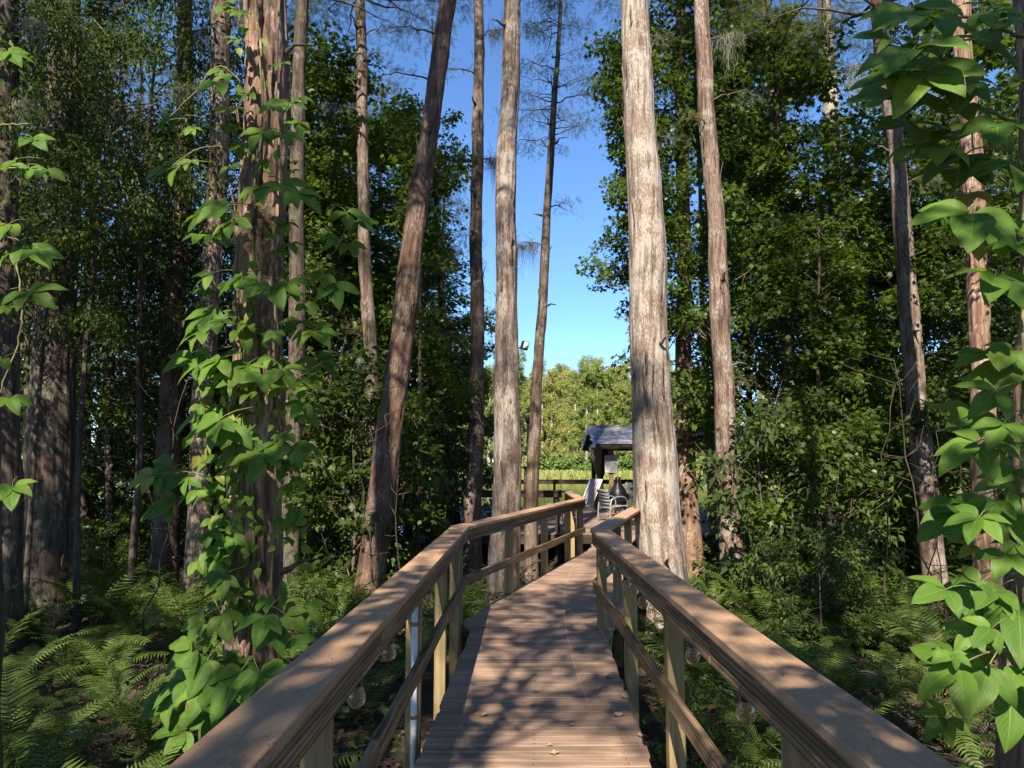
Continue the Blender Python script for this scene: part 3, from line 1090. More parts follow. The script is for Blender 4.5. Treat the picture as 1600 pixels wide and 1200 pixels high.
# boarded gable under the barge boards
for x_ in (GXL + 0.24,):
    yy = GY0 + 0.35
    while yy < GY1 - 0.35:
        top_ = EZ + (RZ - EZ) * (1 - abs(yy - GYM) / (GYM - GY0)) - 0.09
        if top_ - EZ - 0.09 > 0.05:
            board('gable_board', (x_, yy, EZ + 0.085), (x_, yy, top_), 0.15, 0.02, M['dark_wood'], gz, side=(1, 0, 0))
        yy += 0.156


# curtains tied in the middle
def curtain(name, label, x, y, wid, mat, side, z1):
    nu, nv = 40, 40
    U, Vv = np.meshgrid(np.linspace(-1, 1, nu), np.linspace(0, 1, nv), indexing='ij')
    tie = 0.46
    prof = np.where(Vv > tie, 0.12 + 0.88 * np.clip((Vv - tie) / (1 - tie), 0, 1) ** 0.95, 0.12 + 0.4 * np.clip((tie - Vv) / tie, 0, 1) ** 0.6)
    ctr = np.where(Vv > tie, side * 0.5 * wid * np.clip((Vv - tie) / (1 - tie), 0, 1) ** 1.2, side * 0.22 * wid * np.clip((tie - Vv) / tie, 0, 1))
    X = ctr + U * prof * wid * 0.5
    Yy = 0.035 * np.cos(U * 22) * (0.35 + prof) + 0.02 * np.sin(U * 9 + Vv * 3)
    Z = Vv * z1 - 0.0
    V = np.stack([X, Yy, Z], -1).reshape(-1, 3)
    ii = np.arange(nu - 1)[:, None] * nv
    jj = np.arange(nv - 1)[None, :]
    Q = np.stack([ii + jj, ii + nv + jj, ii + nv + jj + 1, ii + jj + 1], -1).reshape(-1, 4)
    me = mesh_np(name, V, Q, uv=np.stack([(U.ravel() + 1) / 2, Vv.ravel()], -1), smooth=True)
    t_ = thing(name, label, 'curtain', (x, y, 0.07))
    o = link('cloth', me, mat, t_)
    md = o.modifiers.new('thick', 'SOLIDIFY')
    md.thickness = 0.006
    V2, Q2 = lathe([(0.05 * wid / 0.5 + 0.01, -0.03), (0.06 * wid / 0.5 + 0.012, 0), (0.05 * wid / 0.5 + 0.01, 0.03)], 14)
    link('tie_band', mesh_np('tie_band', V2, Q2, smooth=True), mat, t_, (0, 0, tie * z1))
    return t_


curtain('curtain', 'beige outdoor curtain tied at its waist at the left end of the pavilion', 2.71, 23.2, 0.40, M['curtain_a'], -0.5, EZ - 0.13)
curtain('curtain', 'dark striped outdoor curtain tied at its waist beside the beige one', 2.80, 23.32, 0.44, M['curtain_b'], 0.9, EZ - 0.13)

# notice on the front post
sg = thing('notice_sign', 'pale notice board with rows of small print on the pavilion post', 'sign', tuple(at_y(955, 725, 22.74)))
V, Q = boxV(-0.20, 0.20, -0.008, 0.008, -0.27, 0.27)
link('sign_board', mesh_np('sign_board', V, Q), M['white'], sg)
V = np.array([[-0.192, -0.0115, -0.262], [0.192, -0.0115, -0.262], [0.192, -0.0115, 0.262], [-0.192, -0.0115, 0.262]])
link('printed_sheet', mesh_np('printed_sheet', V, [[0, 1, 2, 3]], uv=[[0, 0], [1, 0], [1, 1], [0, 1]]), M['sign'], sg)
for z in (-0.22, 0.22):
    V, Q = lathe([(0.0, 0), (0.012, 0), (0.012, 0.006), (0, 0.008)], 10)
    o = link('screw', mesh_np('screw', V, Q), M['steel'], sg, (0, -0.0125, z))
    o.rotation_euler = (math.pi / 2, 0, 0)

# bulbs strung under the gable
gl = [(909, 694), (914, 684), (918, 677), (923, 686), (929, 693), (926, 703)]
for u, v in gl:
    p = at_y(u, v, 22.4 + (u - 908) / 30 * 0.5)
    p[0] = GXL - 0.10
    p[1] = p[0] / ((u - 800) / F)
    p[1] = min(max(p[1], GY0), GY1)
    p[2] = at_y(u, v, p[1])[2]
    b_ = thing('string_light_bulb', 'tiny white bulb ' + {694: 'lowest on the back slope of the pavilion gable', 684: 'midway up the back slope of the pavilion gable', 677: 'at the peak of the pavilion gable', 686: 'just below the peak on the front gable slope', 693: 'midway down the front slope of the pavilion gable', 703: 'lowest on the front slope of the pavilion gable'}[v], 'light bulb', tuple(p), 0, 'bulbs along the pavilion gable')
    V, Q = lathe([(0.0, -0.05), (0.022, -0.04), (0.03, -0.02), (0.026, 0.0), (0.014, 0.02)], 10)
    link('globe', mesh_np('globe', V, Q, smooth=True), M['white'], b_)
    V, Q = lathe([(0.015, 0.018), (0.016, 0.05), (0.0, 0.052)], 10)
    link('socket', mesh_np('socket', V, Q, smooth=True), M['black'], b_)

# ------------------------------------------------------------------ things on the platform
# black fire pot with a domed hood
p = at_z(965, 800, 0.0)
fp = thing('fire_pot', 'black bell shaped fire pot standing before the pavilion post', 'fire pot', (3.08, 21.6, 0))
V, Q = lathe([(0.0, 0.28), (0.12, 0.28), (0.24, 0.36), (0.29, 0.48), (0.285, 0.62), (0.2, 0.80), (0.11, 0.92), (0.08, 1.02), (0.085, 1.12), (0.07, 1.13), (0.0, 1.10)], 26)
link('bowl', mesh_np('bowl', V, Q, smooth=True), M['black'], fp)
V, Q = lathe([(0.292, 0.53), (0.305, 0.545), (0.305, 0.565), (0.292, 0.58)], 26)
link('rim_band', mesh_np('rim_band', V, Q, smooth=True), M['black'], fp)
for a in (0.5, 2.6, 4.7):
    V, Q, T = tube([(0.2 * math.cos(a), 0.2 * math.sin(a), 0.36), (0.3 * math.cos(a), 0.3 * math.sin(a), 0.0)], 0.016, 8)
    link('leg', mesh_np('leg', V, Q, T, smooth=True), M['black'], fp)


def sling_chair(label, x, y, rz, group=None):
    c = thing('patio_chair', label, 'chair', (x, y, 0), rz, group)
    for sx in (-0.27, 0.27):
        pts = [(sx, -0.26, 0.0), (sx, -0.27, 0.3), (sx, -0.25, 0.55), (sx, -0.18, 0.635), (sx, -0.05, 0.66), (sx, 0.15, 0.64), (sx, 0.26, 0.58), (sx, 0.31, 0.4), (sx, 0.33, 0.0)]
        P = np.array(pts)
        tt = np.linspace(0, 1, 26)
        P = np.stack([np.interp(tt, np.linspace(0, 1, len(P)), P[:, k]) for k in range(3)], -1)
        V, Q, T = tube(P, 0.019, 8)
        link('arm_hoop', mesh_np('arm_hoop', V, Q, T, smooth=True), M['steel'], c)
    mb = MB()
    for yy, zz in ((-0.25, 0.4), (0.26, 0.36), (0.30, 0.2)):
        mb.add(*tube([(-0.27, yy, zz), (0.27, yy, zz)], 0.013, 8))
    link('cross_bar', mb.mesh('cross_bar', True), M['steel'], c)
    for i in range(6):
        yy = -0.22 + i * 0.088
        V, Q = boxV(-0.25, 0.25, yy - 0.038, yy + 0.038, 0.405 - i * 0.006, 0.42 - i * 0.006)
        link('seat_slat', mesh_np('seat_slat', V, Q), M['grey_wood'], c)
    for i in range(5):
        zz = 0.47 + i * 0.085
        V, Q = boxV(-0.25, 0.25, 0.27 + i * 0.022, 0.285 + i * 0.022, zz - 0.036, zz + 0.036)
        link('back_slat', mesh_np('back_slat', V, Q), M['grey_wood'], c)
    return c


sling_chair('metal armed patio chair with grey slats before the black fire pot', 2.72, 19.9, R(118))


def lounge(label, x, y, rz):
    c = thing('deck_lounger', label, 'lounge chair', (x, y, 0), rz)
    mb = MB()
    for sx in (-0.28, 0.28):
        mb.add(*tube([(sx, -1.0, 0.34), (sx, 0.25, 0.34), (sx, 0.62, 1.05)], 0.02, 8))
        mb.add(*tube([(sx, -0.75, 0.34), (sx, -0.8, 0.0)], 0.018, 8))
        mb.add(*tube([(sx, 0.2, 0.34), (sx, 0.32, 0.0)], 0.018, 8))
    link('frame', mb.mesh('frame', True), M['white'], c)
    P = [(-1.0, 0.36), (0.25, 0.36), (0.62, 0.97)]
    V, Q, uv = [], [], []
    n = 14
    yy = np.concatenate([np.linspace(-1.0, 0.25, n), np.linspace(0.25, 0.62, 8)[1:]])
    zz = np.interp(yy, [-1, 0.25, 0.62], [0.355, 0.355, 1.06]) - 0.02 * np.sin(np.clip((yy + 1) / 1.25, 0, 1) * math.pi)
    for sx in (-0.27, 0.27):
        for a, b in zip(yy, zz):
            V.append((sx, a, b))
            uv.append((0 if sx < 0 else 1, a))
    k = len(yy)
    Q = [[i, k + i, k + i + 1, i + 1] for i in range(k - 1)]
    o = link('sling', mesh_np('sling', V, Q, uv=uv), M['stripe'], c)
    o.modifiers.new('thick', 'SOLIDIFY').thickness = 0.008
    return c


lounge('red and white striped deck lounger facing the lake beside the curtain', 2.0, 21.9, R(-58))
lounge('white striped deck lounger partly hidden behind the leaning trunk', 0.45, 18.6, R(75))

# weathered slat bench with a high sloping back
bn = thing('slat_bench', 'weathered grey bench with wide slats beside the fire pot', 'bench', (3.95, 21.4, 0), R(-28))
for i in range(4):
    board('seat_slat', tuple(np.array((0, 0, 0)) + bn.matrix_basis @ Vector((-0.85, -0.2 + i * 0.12, 0.43))), tuple(bn.matrix_basis @ Vector((0.85, -0.2 + i * 0.12, 0.43))), 0.11, 0.03, M['grey_wood'], bn)
for i in range(4):
    bx = Matrix.Translation(bn.location) @ Matrix.Rotation(R(-28), 4, 'Z')
    board('back_slat', bx @ Vector((-0.85, 0.27 + i * 0.035, 0.53 + i * 0.125)), bx @ Vector((0.85, 0.27 + i * 0.035, 0.53 + i * 0.125)), 0.11, 0.03, M['grey_wood'], bn, side=bx.to_3x3() @ Vector((0, 1, -0.28)))
for sx in (-0.75, 0.75):
    board('leg', bx @ Vector((sx, -0.2, 0)), bx @ Vector((sx, -0.2, 0.41)), 0.09, 0.04, M['grey_wood'], bn, side=(1, 0, 0))
    board('leg', bx @ Vector((sx, 0.24, 0)), bx @ Vector((sx, 0.42, 0.95)), 0.09, 0.04, M['grey_wood'], bn, side=(1, 0, 0))
    board('arm_rest', bx @ Vector((sx, -0.26, 0.63)), bx @ Vector((sx, 0.3, 0.63)), 0.1, 0.03, M['grey_wood'], bn)
    board('arm_post', bx @ Vector((sx, -0.2, 0.445)), bx @ Vector((sx, -0.2, 0.612)), 0.08, 0.035, M['grey_wood'], bn, side=(1, 0, 0))
bpy.context.view_layer.update()
for ch in bn.children:                      # boards above were given world places
    pass

# dark lamp post at the far rail
q = at_y(825, 650, 25.7)
lp = thing('lamp_post', 'tall dark post with a small lantern at the far platform railing', 'lamp post', (q[0], 25.7, 0))
V, Q, T = tube([(0, 0, 0.0), (0, 0, q[2] - 0.25)], 0.05, 10)
link('pole', mesh_np('pole', V, Q, T, smooth=True), M['black'], lp)
V, Q = lathe([(0.0, 0), (0.07, 0), (0.085, 0.12), (0.12, 0.2), (0.1, 0.24), (0.0, 0.3)], 12)
link('lantern', mesh_np('lantern', V, Q, smooth=True), M['black'], lp, (0, 0, q[2] - 0.25))
gp = thing('mooring_post', 'short greenish square post beside the lamp at the far railing', 'post', (0.5, 25.9, 0))
V, Q = boxV(-0.09, 0.09, -0.09, 0.09, 0, 1.35)
link('shaft', mesh_np('shaft', V, Q), M['post'], gp)
V, Q = boxV(-0.11, 0.11, -0.11, 0.11, 1.352, 1.40)
link('cap', mesh_np('cap', V, Q), M['black'], gp)

# ------------------------------------------------------------------ bulbs under the hand rails, conduit, fallen leaves
gm = None


def bulb(label, p, group, sc_=1.0):
    b_ = thing('string_light_bulb', label, 'light bulb', tuple(p), rnd.uniform(0, 6), group)
    prof = [(0.0, -0.072), (0.014, -0.07), (0.025, -0.06), (0.030, -0.046), (0.029, -0.03), (0.022, -0.012), (0.0155, 0.0)]
    V, Q = lathe(prof, 18)
    o = link('glass_globe', mesh_np('glass_globe', V * sc_, Q, smooth=True), M['glass'], b_)
    V, Q = lathe([(0.0, -0.004), (0.0175, -0.004), (0.0185, 0.02), (0.016, 0.045), (0.0, 0.047)], 14)
    link('socket', mesh_np('socket', V * sc_, Q, smooth=True), M['black'], b_)
    pts = [(0.0, 0.0, -0.005), (0.003, 0, -0.02), (-0.006, 0, -0.034), (0.006, 0, -0.04), (-0.003, 0, -0.03), (0, 0, -0.004)]
    V, Q, T = tube(np.array(pts) * sc_, 0.0007, 4)
    link('filament', mesh_np('filament', V, Q, T), M['copper'], b_)
    return b_


def under_board(u, v, O, dd, sgn):
    nn = np.array([-dd[1], dd[0]]) * sgn
    base = O + nn * 0.036
    d = ray(u, v)[:2]
    t_ = base.dot(nn) / d.dot(nn)
    return np.array([d[0] * t_, d[1] * t_, CAPZ - 0.037 - 0.115 - 0.014])


dR = norm2(RB - R0)
lbl = ['bulb nearest the bend hanging under the right handrail', 'second bulb from the bend under the right handrail', 'third bulb from the bend under the right handrail',
       'bulb by the middle posts under the right handrail', 'amber tinted bulb over the fern under the right handrail', 'large near bulb hanging under the right handrail']
for k, (u, v) in enumerate([(940, 869), (955, 884), (979, 903), (1004, 929), (1082, 1014), (1165, 1092)]):
    p = under_board(u, v, R0, dR, -1)
    bulb('clear ' + lbl[k] if k != 4 else lbl[k], tuple(p), 'string bulbs under the right handrail', 1.15)
dL = norm2(LB - L0)
lbl2 = ['clear bulb with visible filament under the near left handrail', 'large clear bulb beside the white conduit under the left handrail', 'small clear bulb near the far left posts under the handrail']
for k, (u, v) in enumerate([(557, 1073), (608, 1003), (668, 919)]):
    p = under_board(u, v, L0, dL, 1)
    bulb(lbl2[k], tuple(p), 'string bulbs under the left handrail', 1.15)
# the wires they hang on
for nm, lab, O, dd, sgn, L in (('light_cable', 'thin black light cable under the right handrail', R0, dR, -1, np.linalg.norm(RB - R0)), ('light_cable', 'thin black light cable under the left handrail', L0, dL, 1, np.linalg.norm(LB - L0))):
    nn = np.array([-dd[1], dd[0]]) * sgn
    ss = np.linspace(0.1, L - 0.1, 70)
    P = np.stack([O[0] + dd[0] * ss + nn[0] * 0.125, O[1] + dd[1] * ss + nn[1] * 0.06, CAPZ - 0.158 - 0.012 * np.abs(np.sin(ss * 2.4))], -1)
    V, Q, T = tube(P, 0.004, 5)
    o = link(nm, mesh_np(nm, V, Q, T, smooth=True), M['black'])
    tag(o, lab, 'cable')

# conduit strapped to the second left post
lenL = np.linalg.norm(LB - L0)
pc = L0 + dL * (5.85 - 0.075) + np.array([-dL[1], dL[0]]) * 0.085
cd = thing('conduit_pipe', 'grey white plastic conduit strapped to a left railing post', 'pipe', (pc[0], pc[1], 0))
V, Q, T = tube([(0, 0, -0.6), (0, 0, CAPZ - 0.19)], 0.019, 14)
link('pipe', mesh_np('pipe', V, Q, T, smooth=True), M['pvc'], cd)
for z in (0.08, 0.62):
    V, Q = lathe([(0.0195, -0.012), (0.0225, -0.01), (0.0225, 0.01), (0.0195, 0.012)], 14)
    s_ = link('strap', mesh_np('strap', V, Q, smooth=True), M['copper'], cd, (0, 0, z))

# fallen leaves on the boards
fl = [(756, 1118, 'dry curled leaf on the left half of the boardwalk'), (893, 1133, 'pale dry leaf near the middle front of the boardwalk'), (858, 1165, 'small tan leaf at the near end of the boardwalk'),
      (866, 1178, 'orange brown leaf at the very front of the boardwalk'), (886, 957, 'dark leaf lying far along the boardwalk'), (862, 977, 'blackened leaf lying midway along the boardwalk'),
      (766, 963, 'tan leaf by the left bend of the boardwalk'), (955, 1058, 'reddish leaf by the right edge of the boardwalk'), (975, 1090, 'curled brown leaf near the right posts'), (966, 1118, 'thin dry leaf near the right deck edge'),
      (850, 930, 'tiny leaf lying beyond the dark ones'), (1000, 1150, 'dry leaf by the right near edge of the boardwalk')]
for u, v, lab in fl:
    p = at_z(u, v, 0.004)
    n = 7
    V = []
    r0 = rnd.uniform(0.018, 0.034)
    lobes = rnd.choice([0.0, 0.45])
    for k in range(12):
        a = k * math.pi / 6
        rr = r0 * (1 - lobes * (k % 2)) * rnd.uniform(0.8, 1.15)
        V.append((rr * math.cos(a) * 1.3, rr * math.sin(a), 0.004 + 0.35 * abs(math.sin(a * 1.5)) * rr))
    V.append((0, 0, 0.003))
    T = [[k, (k + 1) % 12, 12] for k in range(12)]
    o = link('fallen_leaf', mesh_np('fallen_leaf', V, None, T), M['dead_leaf'] if 'dark' not in lab and 'black' not in lab else M['branch'], None, tuple(p))
    o.rotation_euler = (0, 0, rnd.uniform(0, 6.2))
    tag(o, lab, 'leaf')

# ------------------------------------------------------------------ foliage builders
def star_template():
    V = [(0, 0, 0.0)]
    T = []
    angs = [-100, -52, 0, 52, 100]
    Ls = [0.62, 0.92, 1.0, 0.92, 0.62]
    pts = []
    pts.append((-0.12, -0.12, 0))
    for i, (a, l) in enumerate(zip(angs, Ls)):
        a = R(a)
        pts.append((0.25 + 0.72 * l * math.cos(a) - 0.1, 0.72 * l * math.sin(a), -0.10 * l))
        if i < 4:
            b = R((angs[i] + angs[i + 1]) / 2)
            pts.append((0.15 + 0.34 * math.cos(b), 0.36 * math.sin(b), 0.02))
    pts.append((-0.12, 0.12, 0))
    V = np.array([(0.05, 0, 0.03)] + pts)
    n = len(pts)
    T = np.array([[0, i, i + 1] for i in range(1, n)])
    return V - [0.0, 0, 0], None, T


def oval_template():
    V = np.array([(0, 0, 0), (0.35, -0.24, 0.05), (0.4, 0, 0), (0.35, 0.24, 0.05), (1, 0, -0.12)])
    T = np.array([[0, 1, 2], [0, 2, 3], [1, 4, 2], [2, 4, 3]])
    return V, None, T


def blade_template():
    """a soft feathery spray: thin blades on a short twig"""
    V, T = [], []
    g = np.random.default_rng(5)
    for i in range(7):
        x = i / 7
        for s_ in (-1, 1):
            n = len(V)
            l = 0.42 * (1 - 0.5 * x)
            dx, dy = 0.25 * l + 0.1, s_ * l * 0.8
            z = g.uniform(-0.12, 0.06)
            V += [(x, 0, 0), (x + 0.055, 0, 0.0), (x + dx, dy, z)]
            T.append([n, n + 1, n + 2])
    return np.array(V), None, np.array(T)


def quad_template():
    V = np.array([(-0.5, -0.4, 0), (0.5, -0.5, 0.1), (0.6, 0.35, 0), (-0.35, 0.5, -0.1)])
    return V, np.array([[0, 1, 2, 3]]), None


STAR, OVAL, BLADE, QUAD = star_template(), oval_template(), blade_template(), quad_template()


def scatter(tmpl, P, nrm, fwd, size, g):
    """copies of a leaf at P with normal nrm and tip direction fwd"""
    TV, TQ, TT = tmpl
    nrm = nrm / (np.linalg.norm(nrm, axis=1)[:, None] + 1e-9)
    x = fwd - (fwd * nrm).sum(1)[:, None] * nrm
    x /= np.linalg.norm(x, axis=1)[:, None] + 1e-9
    y = np.cross(nrm, x)
    V = P[:, None, :] + size[:, None, None] * (TV[None, :, 0:1] * x[:, None, :] + TV[None, :, 1:2] * y[:, None, :] + TV[None, :, 2:3] * nrm[:, None, :])
    n, m = len(P), len(TV)
    offs = (np.arange(n) * m)[:, None, None]
    Q = (TQ[None] + offs).reshape(-1, 4) if TQ is not None else None
    T = (TT[None] + offs).reshape(-1, 3) if TT is not None else None
    rv = np.repeat(g.random(n), m)
    return V.reshape(-1, 3), Q, T, rv


def clump_leaves(centers, rad, per, size, tmpl, g, flat=0.5, droop=0.4, up=1.0):
    C = np.repeat(centers, per, 0)
    Rr = np.repeat(rad, per)
    d = g.normal(size=(len(C), 3))
    d /= np.linalg.norm(d, axis=1)[:, None]
    r = g.random(len(C)) ** 0.45
    off = d * (r * Rr)[:, None]
    off[:, 2] *= flat
    off[:, 2] -= 0.35 * (off[:, 0] ** 2 + off[:, 1] ** 2) / np.maximum(Rr, 0.05)      # tips sag
    P = C + off
    nrm = g.normal(size=(len(C), 3)) * 0.55 + np.array([0, 0, up])
    nrm[:, :2] += d[:, :2] * 0.5
    fwd = d + g.normal(size=d.shape) * 0.5
    fwd[:, 2] -= droop * 2
    sz = size * (0.65 + 0.6 * g.random(len(C)))
    return scatter(tmpl, P, nrm, fwd, sz, g)


def crown_points(g, z0, z1, Rm, n, prof):
    z = z0 + (z1 - z0) * g.random(n)
    f = np.array([prof((a - z0) / (z1 - z0)) for a in z])
    a = np.arange(n) * 2.39996 + g.random(n) * 0.9
    r = Rm * f * np.sqrt(0.06 + 0.94 * g.random(n))
    return np.stack([r * np.cos(a), r * np.sin(a), z], -1)


def branches_mesh(name, C, g, r0=0.03, rise=0.55, trunk_top=None, every=1):
    mb = MB()
    if trunk_top and 0 < trunk_top < 5:      # a shrub's own stem
        z_ = np.linspace(-0.1, trunk_top * 0.98, 7)
        mb.add(*tube(np.stack([np.sin(z_ * 2) * 0.02, np.cos(z_ * 3) * 0.02, z_], -1), np.linspace(0.03, 0.006, 7), 6))
    for c in C[::every]:
        rad = math.hypot(c[0], c[1])
        zb = max(0.3, c[2] - rise * rad - 0.1)
        if trunk_top:
            zb = min(zb, trunk_top * 0.96)
        t_ = np.linspace(0, 1, 6)
        P = np.stack([c[0] * t_, c[1] * t_, zb + (c[2] - zb) * (t_ ** 0.75)], -1)
        P[1:-1] += g.normal(size=(4, 3)) * 0.05 * (0.4 + rad * 0.3)
        rr = (0.4 + 0.25 * rad) * r0
        mb.add(*tube(P, np.linspace(rr, 0.004, 6), 5))
        # side twigs
        for _ in range(3):
            k = g.integers(3, 6)
            q = P[k] + g.normal(size=3) * 0.3
            mb.add(*tube(np.array([P[k], (P[k] + q) / 2 + g.normal(size=3) * 0.04, q]), [0.007, 0.005, 0.002], 4))
    return mb.mesh(name, True)


def crown_mesh(name, seed, z0, z1, Rm, ncl, per, size, tmpl, prof, crad=(0.4, 0.8), flat=0.5, droop=0.4, up=1.0, br=True, every=1, rise=0.55, r0=0.03):
    g = np.random.default_rng(seed)
    C = crown_points(g, z0, z1, Rm, ncl, prof)
    rad = g.uniform(*crad, len(C))
    V, Q, T, rv = clump_leaves(C, rad, per, size, tmpl, g, flat, droop, up)
    # clumps differ a little from one another
    cv = np.repeat(np.repeat(g.random(len(C)), per), len(tmpl[0]))
    me = mesh_np(name, V, Q, T, fattr={'rnd': np.clip(0.55 * rv + 0.45 * cv, 0, 1)})
    bme = branches_mesh('branches', C, g, r0=r0, rise=rise, trunk_top=z1, every=every) if br else None
    return me, bme


oval_prof = lambda t: math.sqrt(max(0.05, 1 - (2 * t - 0.85) ** 2 / 1.35))
col_prof = lambda t: 0.75 + 0.25 * math.sin(t * 9) - 0.35 * t
cone_prof = lambda t: 1.05 - 0.75 * t

CR = {}
for k in range(3):
    CR['gum', k] = crown_mesh('crown', 100 + k, 2.2, 11.5, 2.4, 88, 96, 0.145, STAR, col_prof, (0.45, 0.9), 0.42, 0.45, every=2)
for k in range(3):
    CR['oak', k] = crown_mesh('crown', 200 + k, 2.6, 10.5, 2.9, 105, 135, 0.128, OVAL, oval_prof, (0.5, 1.0), 0.42, 0.35, every=3, r0=0.022)
for k in range(3):
    CR['shrub', k] = crown_mesh('crown', 300 + k, 0.3, 2.8, 1.15, 30, 85, 0.125, OVAL, oval_prof, (0.28, 0.5), 0.5, 0.45, r0=0.014, every=2)
for k in range(2):
    CR['sapling', k] = crown_mesh('crown', 330 + k, 0.6, 3.4, 1.1, 30, 80, 0.105, STAR, oval_prof, (0.28, 0.5), 0.45, 0.45, r0=0.02)
for k in range(3):
    CR['cyp', k] = crown_mesh('crown', 400 + k, 0, 8.5, 2.2, 75, 85, 0.17, BLADE, cone_prof, (0.45, 0.9), 0.45, 0.8, 0.7, r0=0.035, rise=-0.05)
for k in range(4):
    CR['far', k] = crown_mesh('crown', 500 + k, 2.4, 15.2, 1.5, 125, 90, 0.115, QUAD, lambda t: 0.95 + 0.25 * math.sin(t * 13 + k) - 0.45 * t, (0.25, 0.65), 1.0, 0.3, 0.3, br=False)
for k in range(2):
    CR['farshrub', k] = crown_mesh('crown', 540 + k, 0.2, 3.6, 2.4, 34, 60, 0.26, QUAD, oval_prof, (0.6, 1.1), 0.6, 0.3, 0.8, br=False)
for k in range(3):
    CR['shade', k] = crown_mesh('crown', 600 + k, 4.0, 12.5, 3.1, 27, 270, 0.13, STAR, oval_prof, (0.6, 1.15), 0.5, 0.45)
LEAF = {'shade': 'star_leaf', 'gum': 'star_leaf', 'oak': 'oval_leaf', 'shrub': 'oval_leaf', 'sapling': 'star_leaf', 'cyp': 'needle', 'far': 'far_leaf', 'farshrub': 'far_green'}


def trunk_mesh(name, path, nr=20, dz=0.12, ztop_fine=99, amp=0.012, seed=0, strips=None, flare=0.45, fl_h=0.5):
    """path: rows of (x, y, z, r), local"""
    P = np.array(path, float)
    H = P[-1, 2]
    z = [P[0, 2]]
    while z[-1] < H:
        z.append(z[-1] + (dz if z[-1] < ztop_fine else 0.5))
    z[-1] = H
    z = np.array(z)
    zf = np.linspace(P[0, 2], H, 80)
    cols = []
    for k in (0, 1, 3):
        f = np.interp(zf, P[:, 2], P[:, k])
        for _ in range(60):
            f[1:-1] = (f[:-2] + 2 * f[1:-1] + f[2:]) / 4
        cols.append(np.interp(z, zf, f))
    cx, cy, r = cols
    gw = np.random.default_rng(seed + 5)
    for a_, f_ in ((0.026, 0.9), (0.010, 2.1), (0.004, 4.7)):
        cx = cx + a_ * np.sin(z * f_ + gw.uniform(0, 6)) * min(1, np.mean(r) / 0.12)
        cy = cy + a_ * np.sin(z * f_ + gw.uniform(0, 6)) * min(1, np.mean(r) / 0.12)
    r = r * (1 + 0.02 * np.sin(z * 1.7 + gw.uniform(0, 6)) + 0.012 * np.sin(z * 4.3 + gw.uniform(0, 6)))
    for _ in range(int(H / 2.2)):
        zk = gw.uniform(1, H)
        r = r * (1 + gw.uniform(0.02, 0.08) * (1 if np.mean(r) < 0.17 else 0.25) * np.exp(-((z - zk) / 0.09) ** 2))
    r = r * (1 + flare * np.exp(-np.maximum(z, 0) / fl_h))
    th = np.arange(nr) * 2 * math.pi / nr
    TH, ZZ = np.meshgrid(th, z)
    rm = float(np.mean(r))
    ns = strips or max(8, int(2 * math.pi * rm / 0.036))
    wob = smooth_noise(TH / (2 * math.pi) * 5, ZZ * 0.9, seed + 1, 5) - 0.5
    tw = TH / (2 * math.pi) + wob * 0.5 / ns * 2.0 + 0.05 * np.sin(ZZ * 0.5)
    a = smooth_noise(tw * ns, ZZ * 2.8, seed + 2, ns)
    b = smooth_noise(tw * ns * 2, ZZ * 7.0, seed + 3, ns * 2)
    lob = smooth_noise(TH / (2 * math.pi) * 6, ZZ * 0.35, seed + 4, 6)
    ridge = np.clip((a - 0.28) * 2.1, 0, 1) * 0.75 + b * 0.3
    lobe_amt = 0.05 + 0.25 * min(1, flare / 0.4) * np.exp(-np.maximum(ZZ, 0) / 0.6)
    RR = r[:, None] * (1 + lobe_amt * (lob - 0.5)) + amp * (ridge - 0.5)
    X = cx[:, None] + RR * np.cos(TH)
    Y = cy[:, None] + RR * np.sin(TH)
    V = np.stack([X, Y, ZZ], -1).reshape(-1, 3)
    tcv = np.stack([RR * np.cos(TH) + seed * 1.7, RR * np.sin(TH), ZZ + 3.1 * seed], -1).reshape(-1, 3)
    k = len(z)
    i = np.arange(k - 1)[:, None] * nr
    j = np.arange(nr)[None, :]
    Q = np.stack([i + j, i + (j + 1) % nr, i + nr + (j + 1) % nr, i + nr + j], -1).reshape(-1, 4)
    return mesh_np(name, V, Q, smooth=True, fattr={'ridge': ridge.ravel()}, vattr={'tc': tcv})


def place_crown(kind, k, tree, loc_, rz=0, s=(1, 1, 1), branches=True, mat=None):
    cm, bmesh_ = CR[kind, k]
    c = link('crown', cm, M[mat or LEAF[kind]], tree, loc_)
    c.rotation_euler = (0, 0, rz)
    c.scale = s
    if branches and bmesh_ is not None:
        b = link('branches', bmesh_, M['branch'], tree, loc_)
        b.rotation_euler = (0, 0, rz)
        b.scale = s
    return c


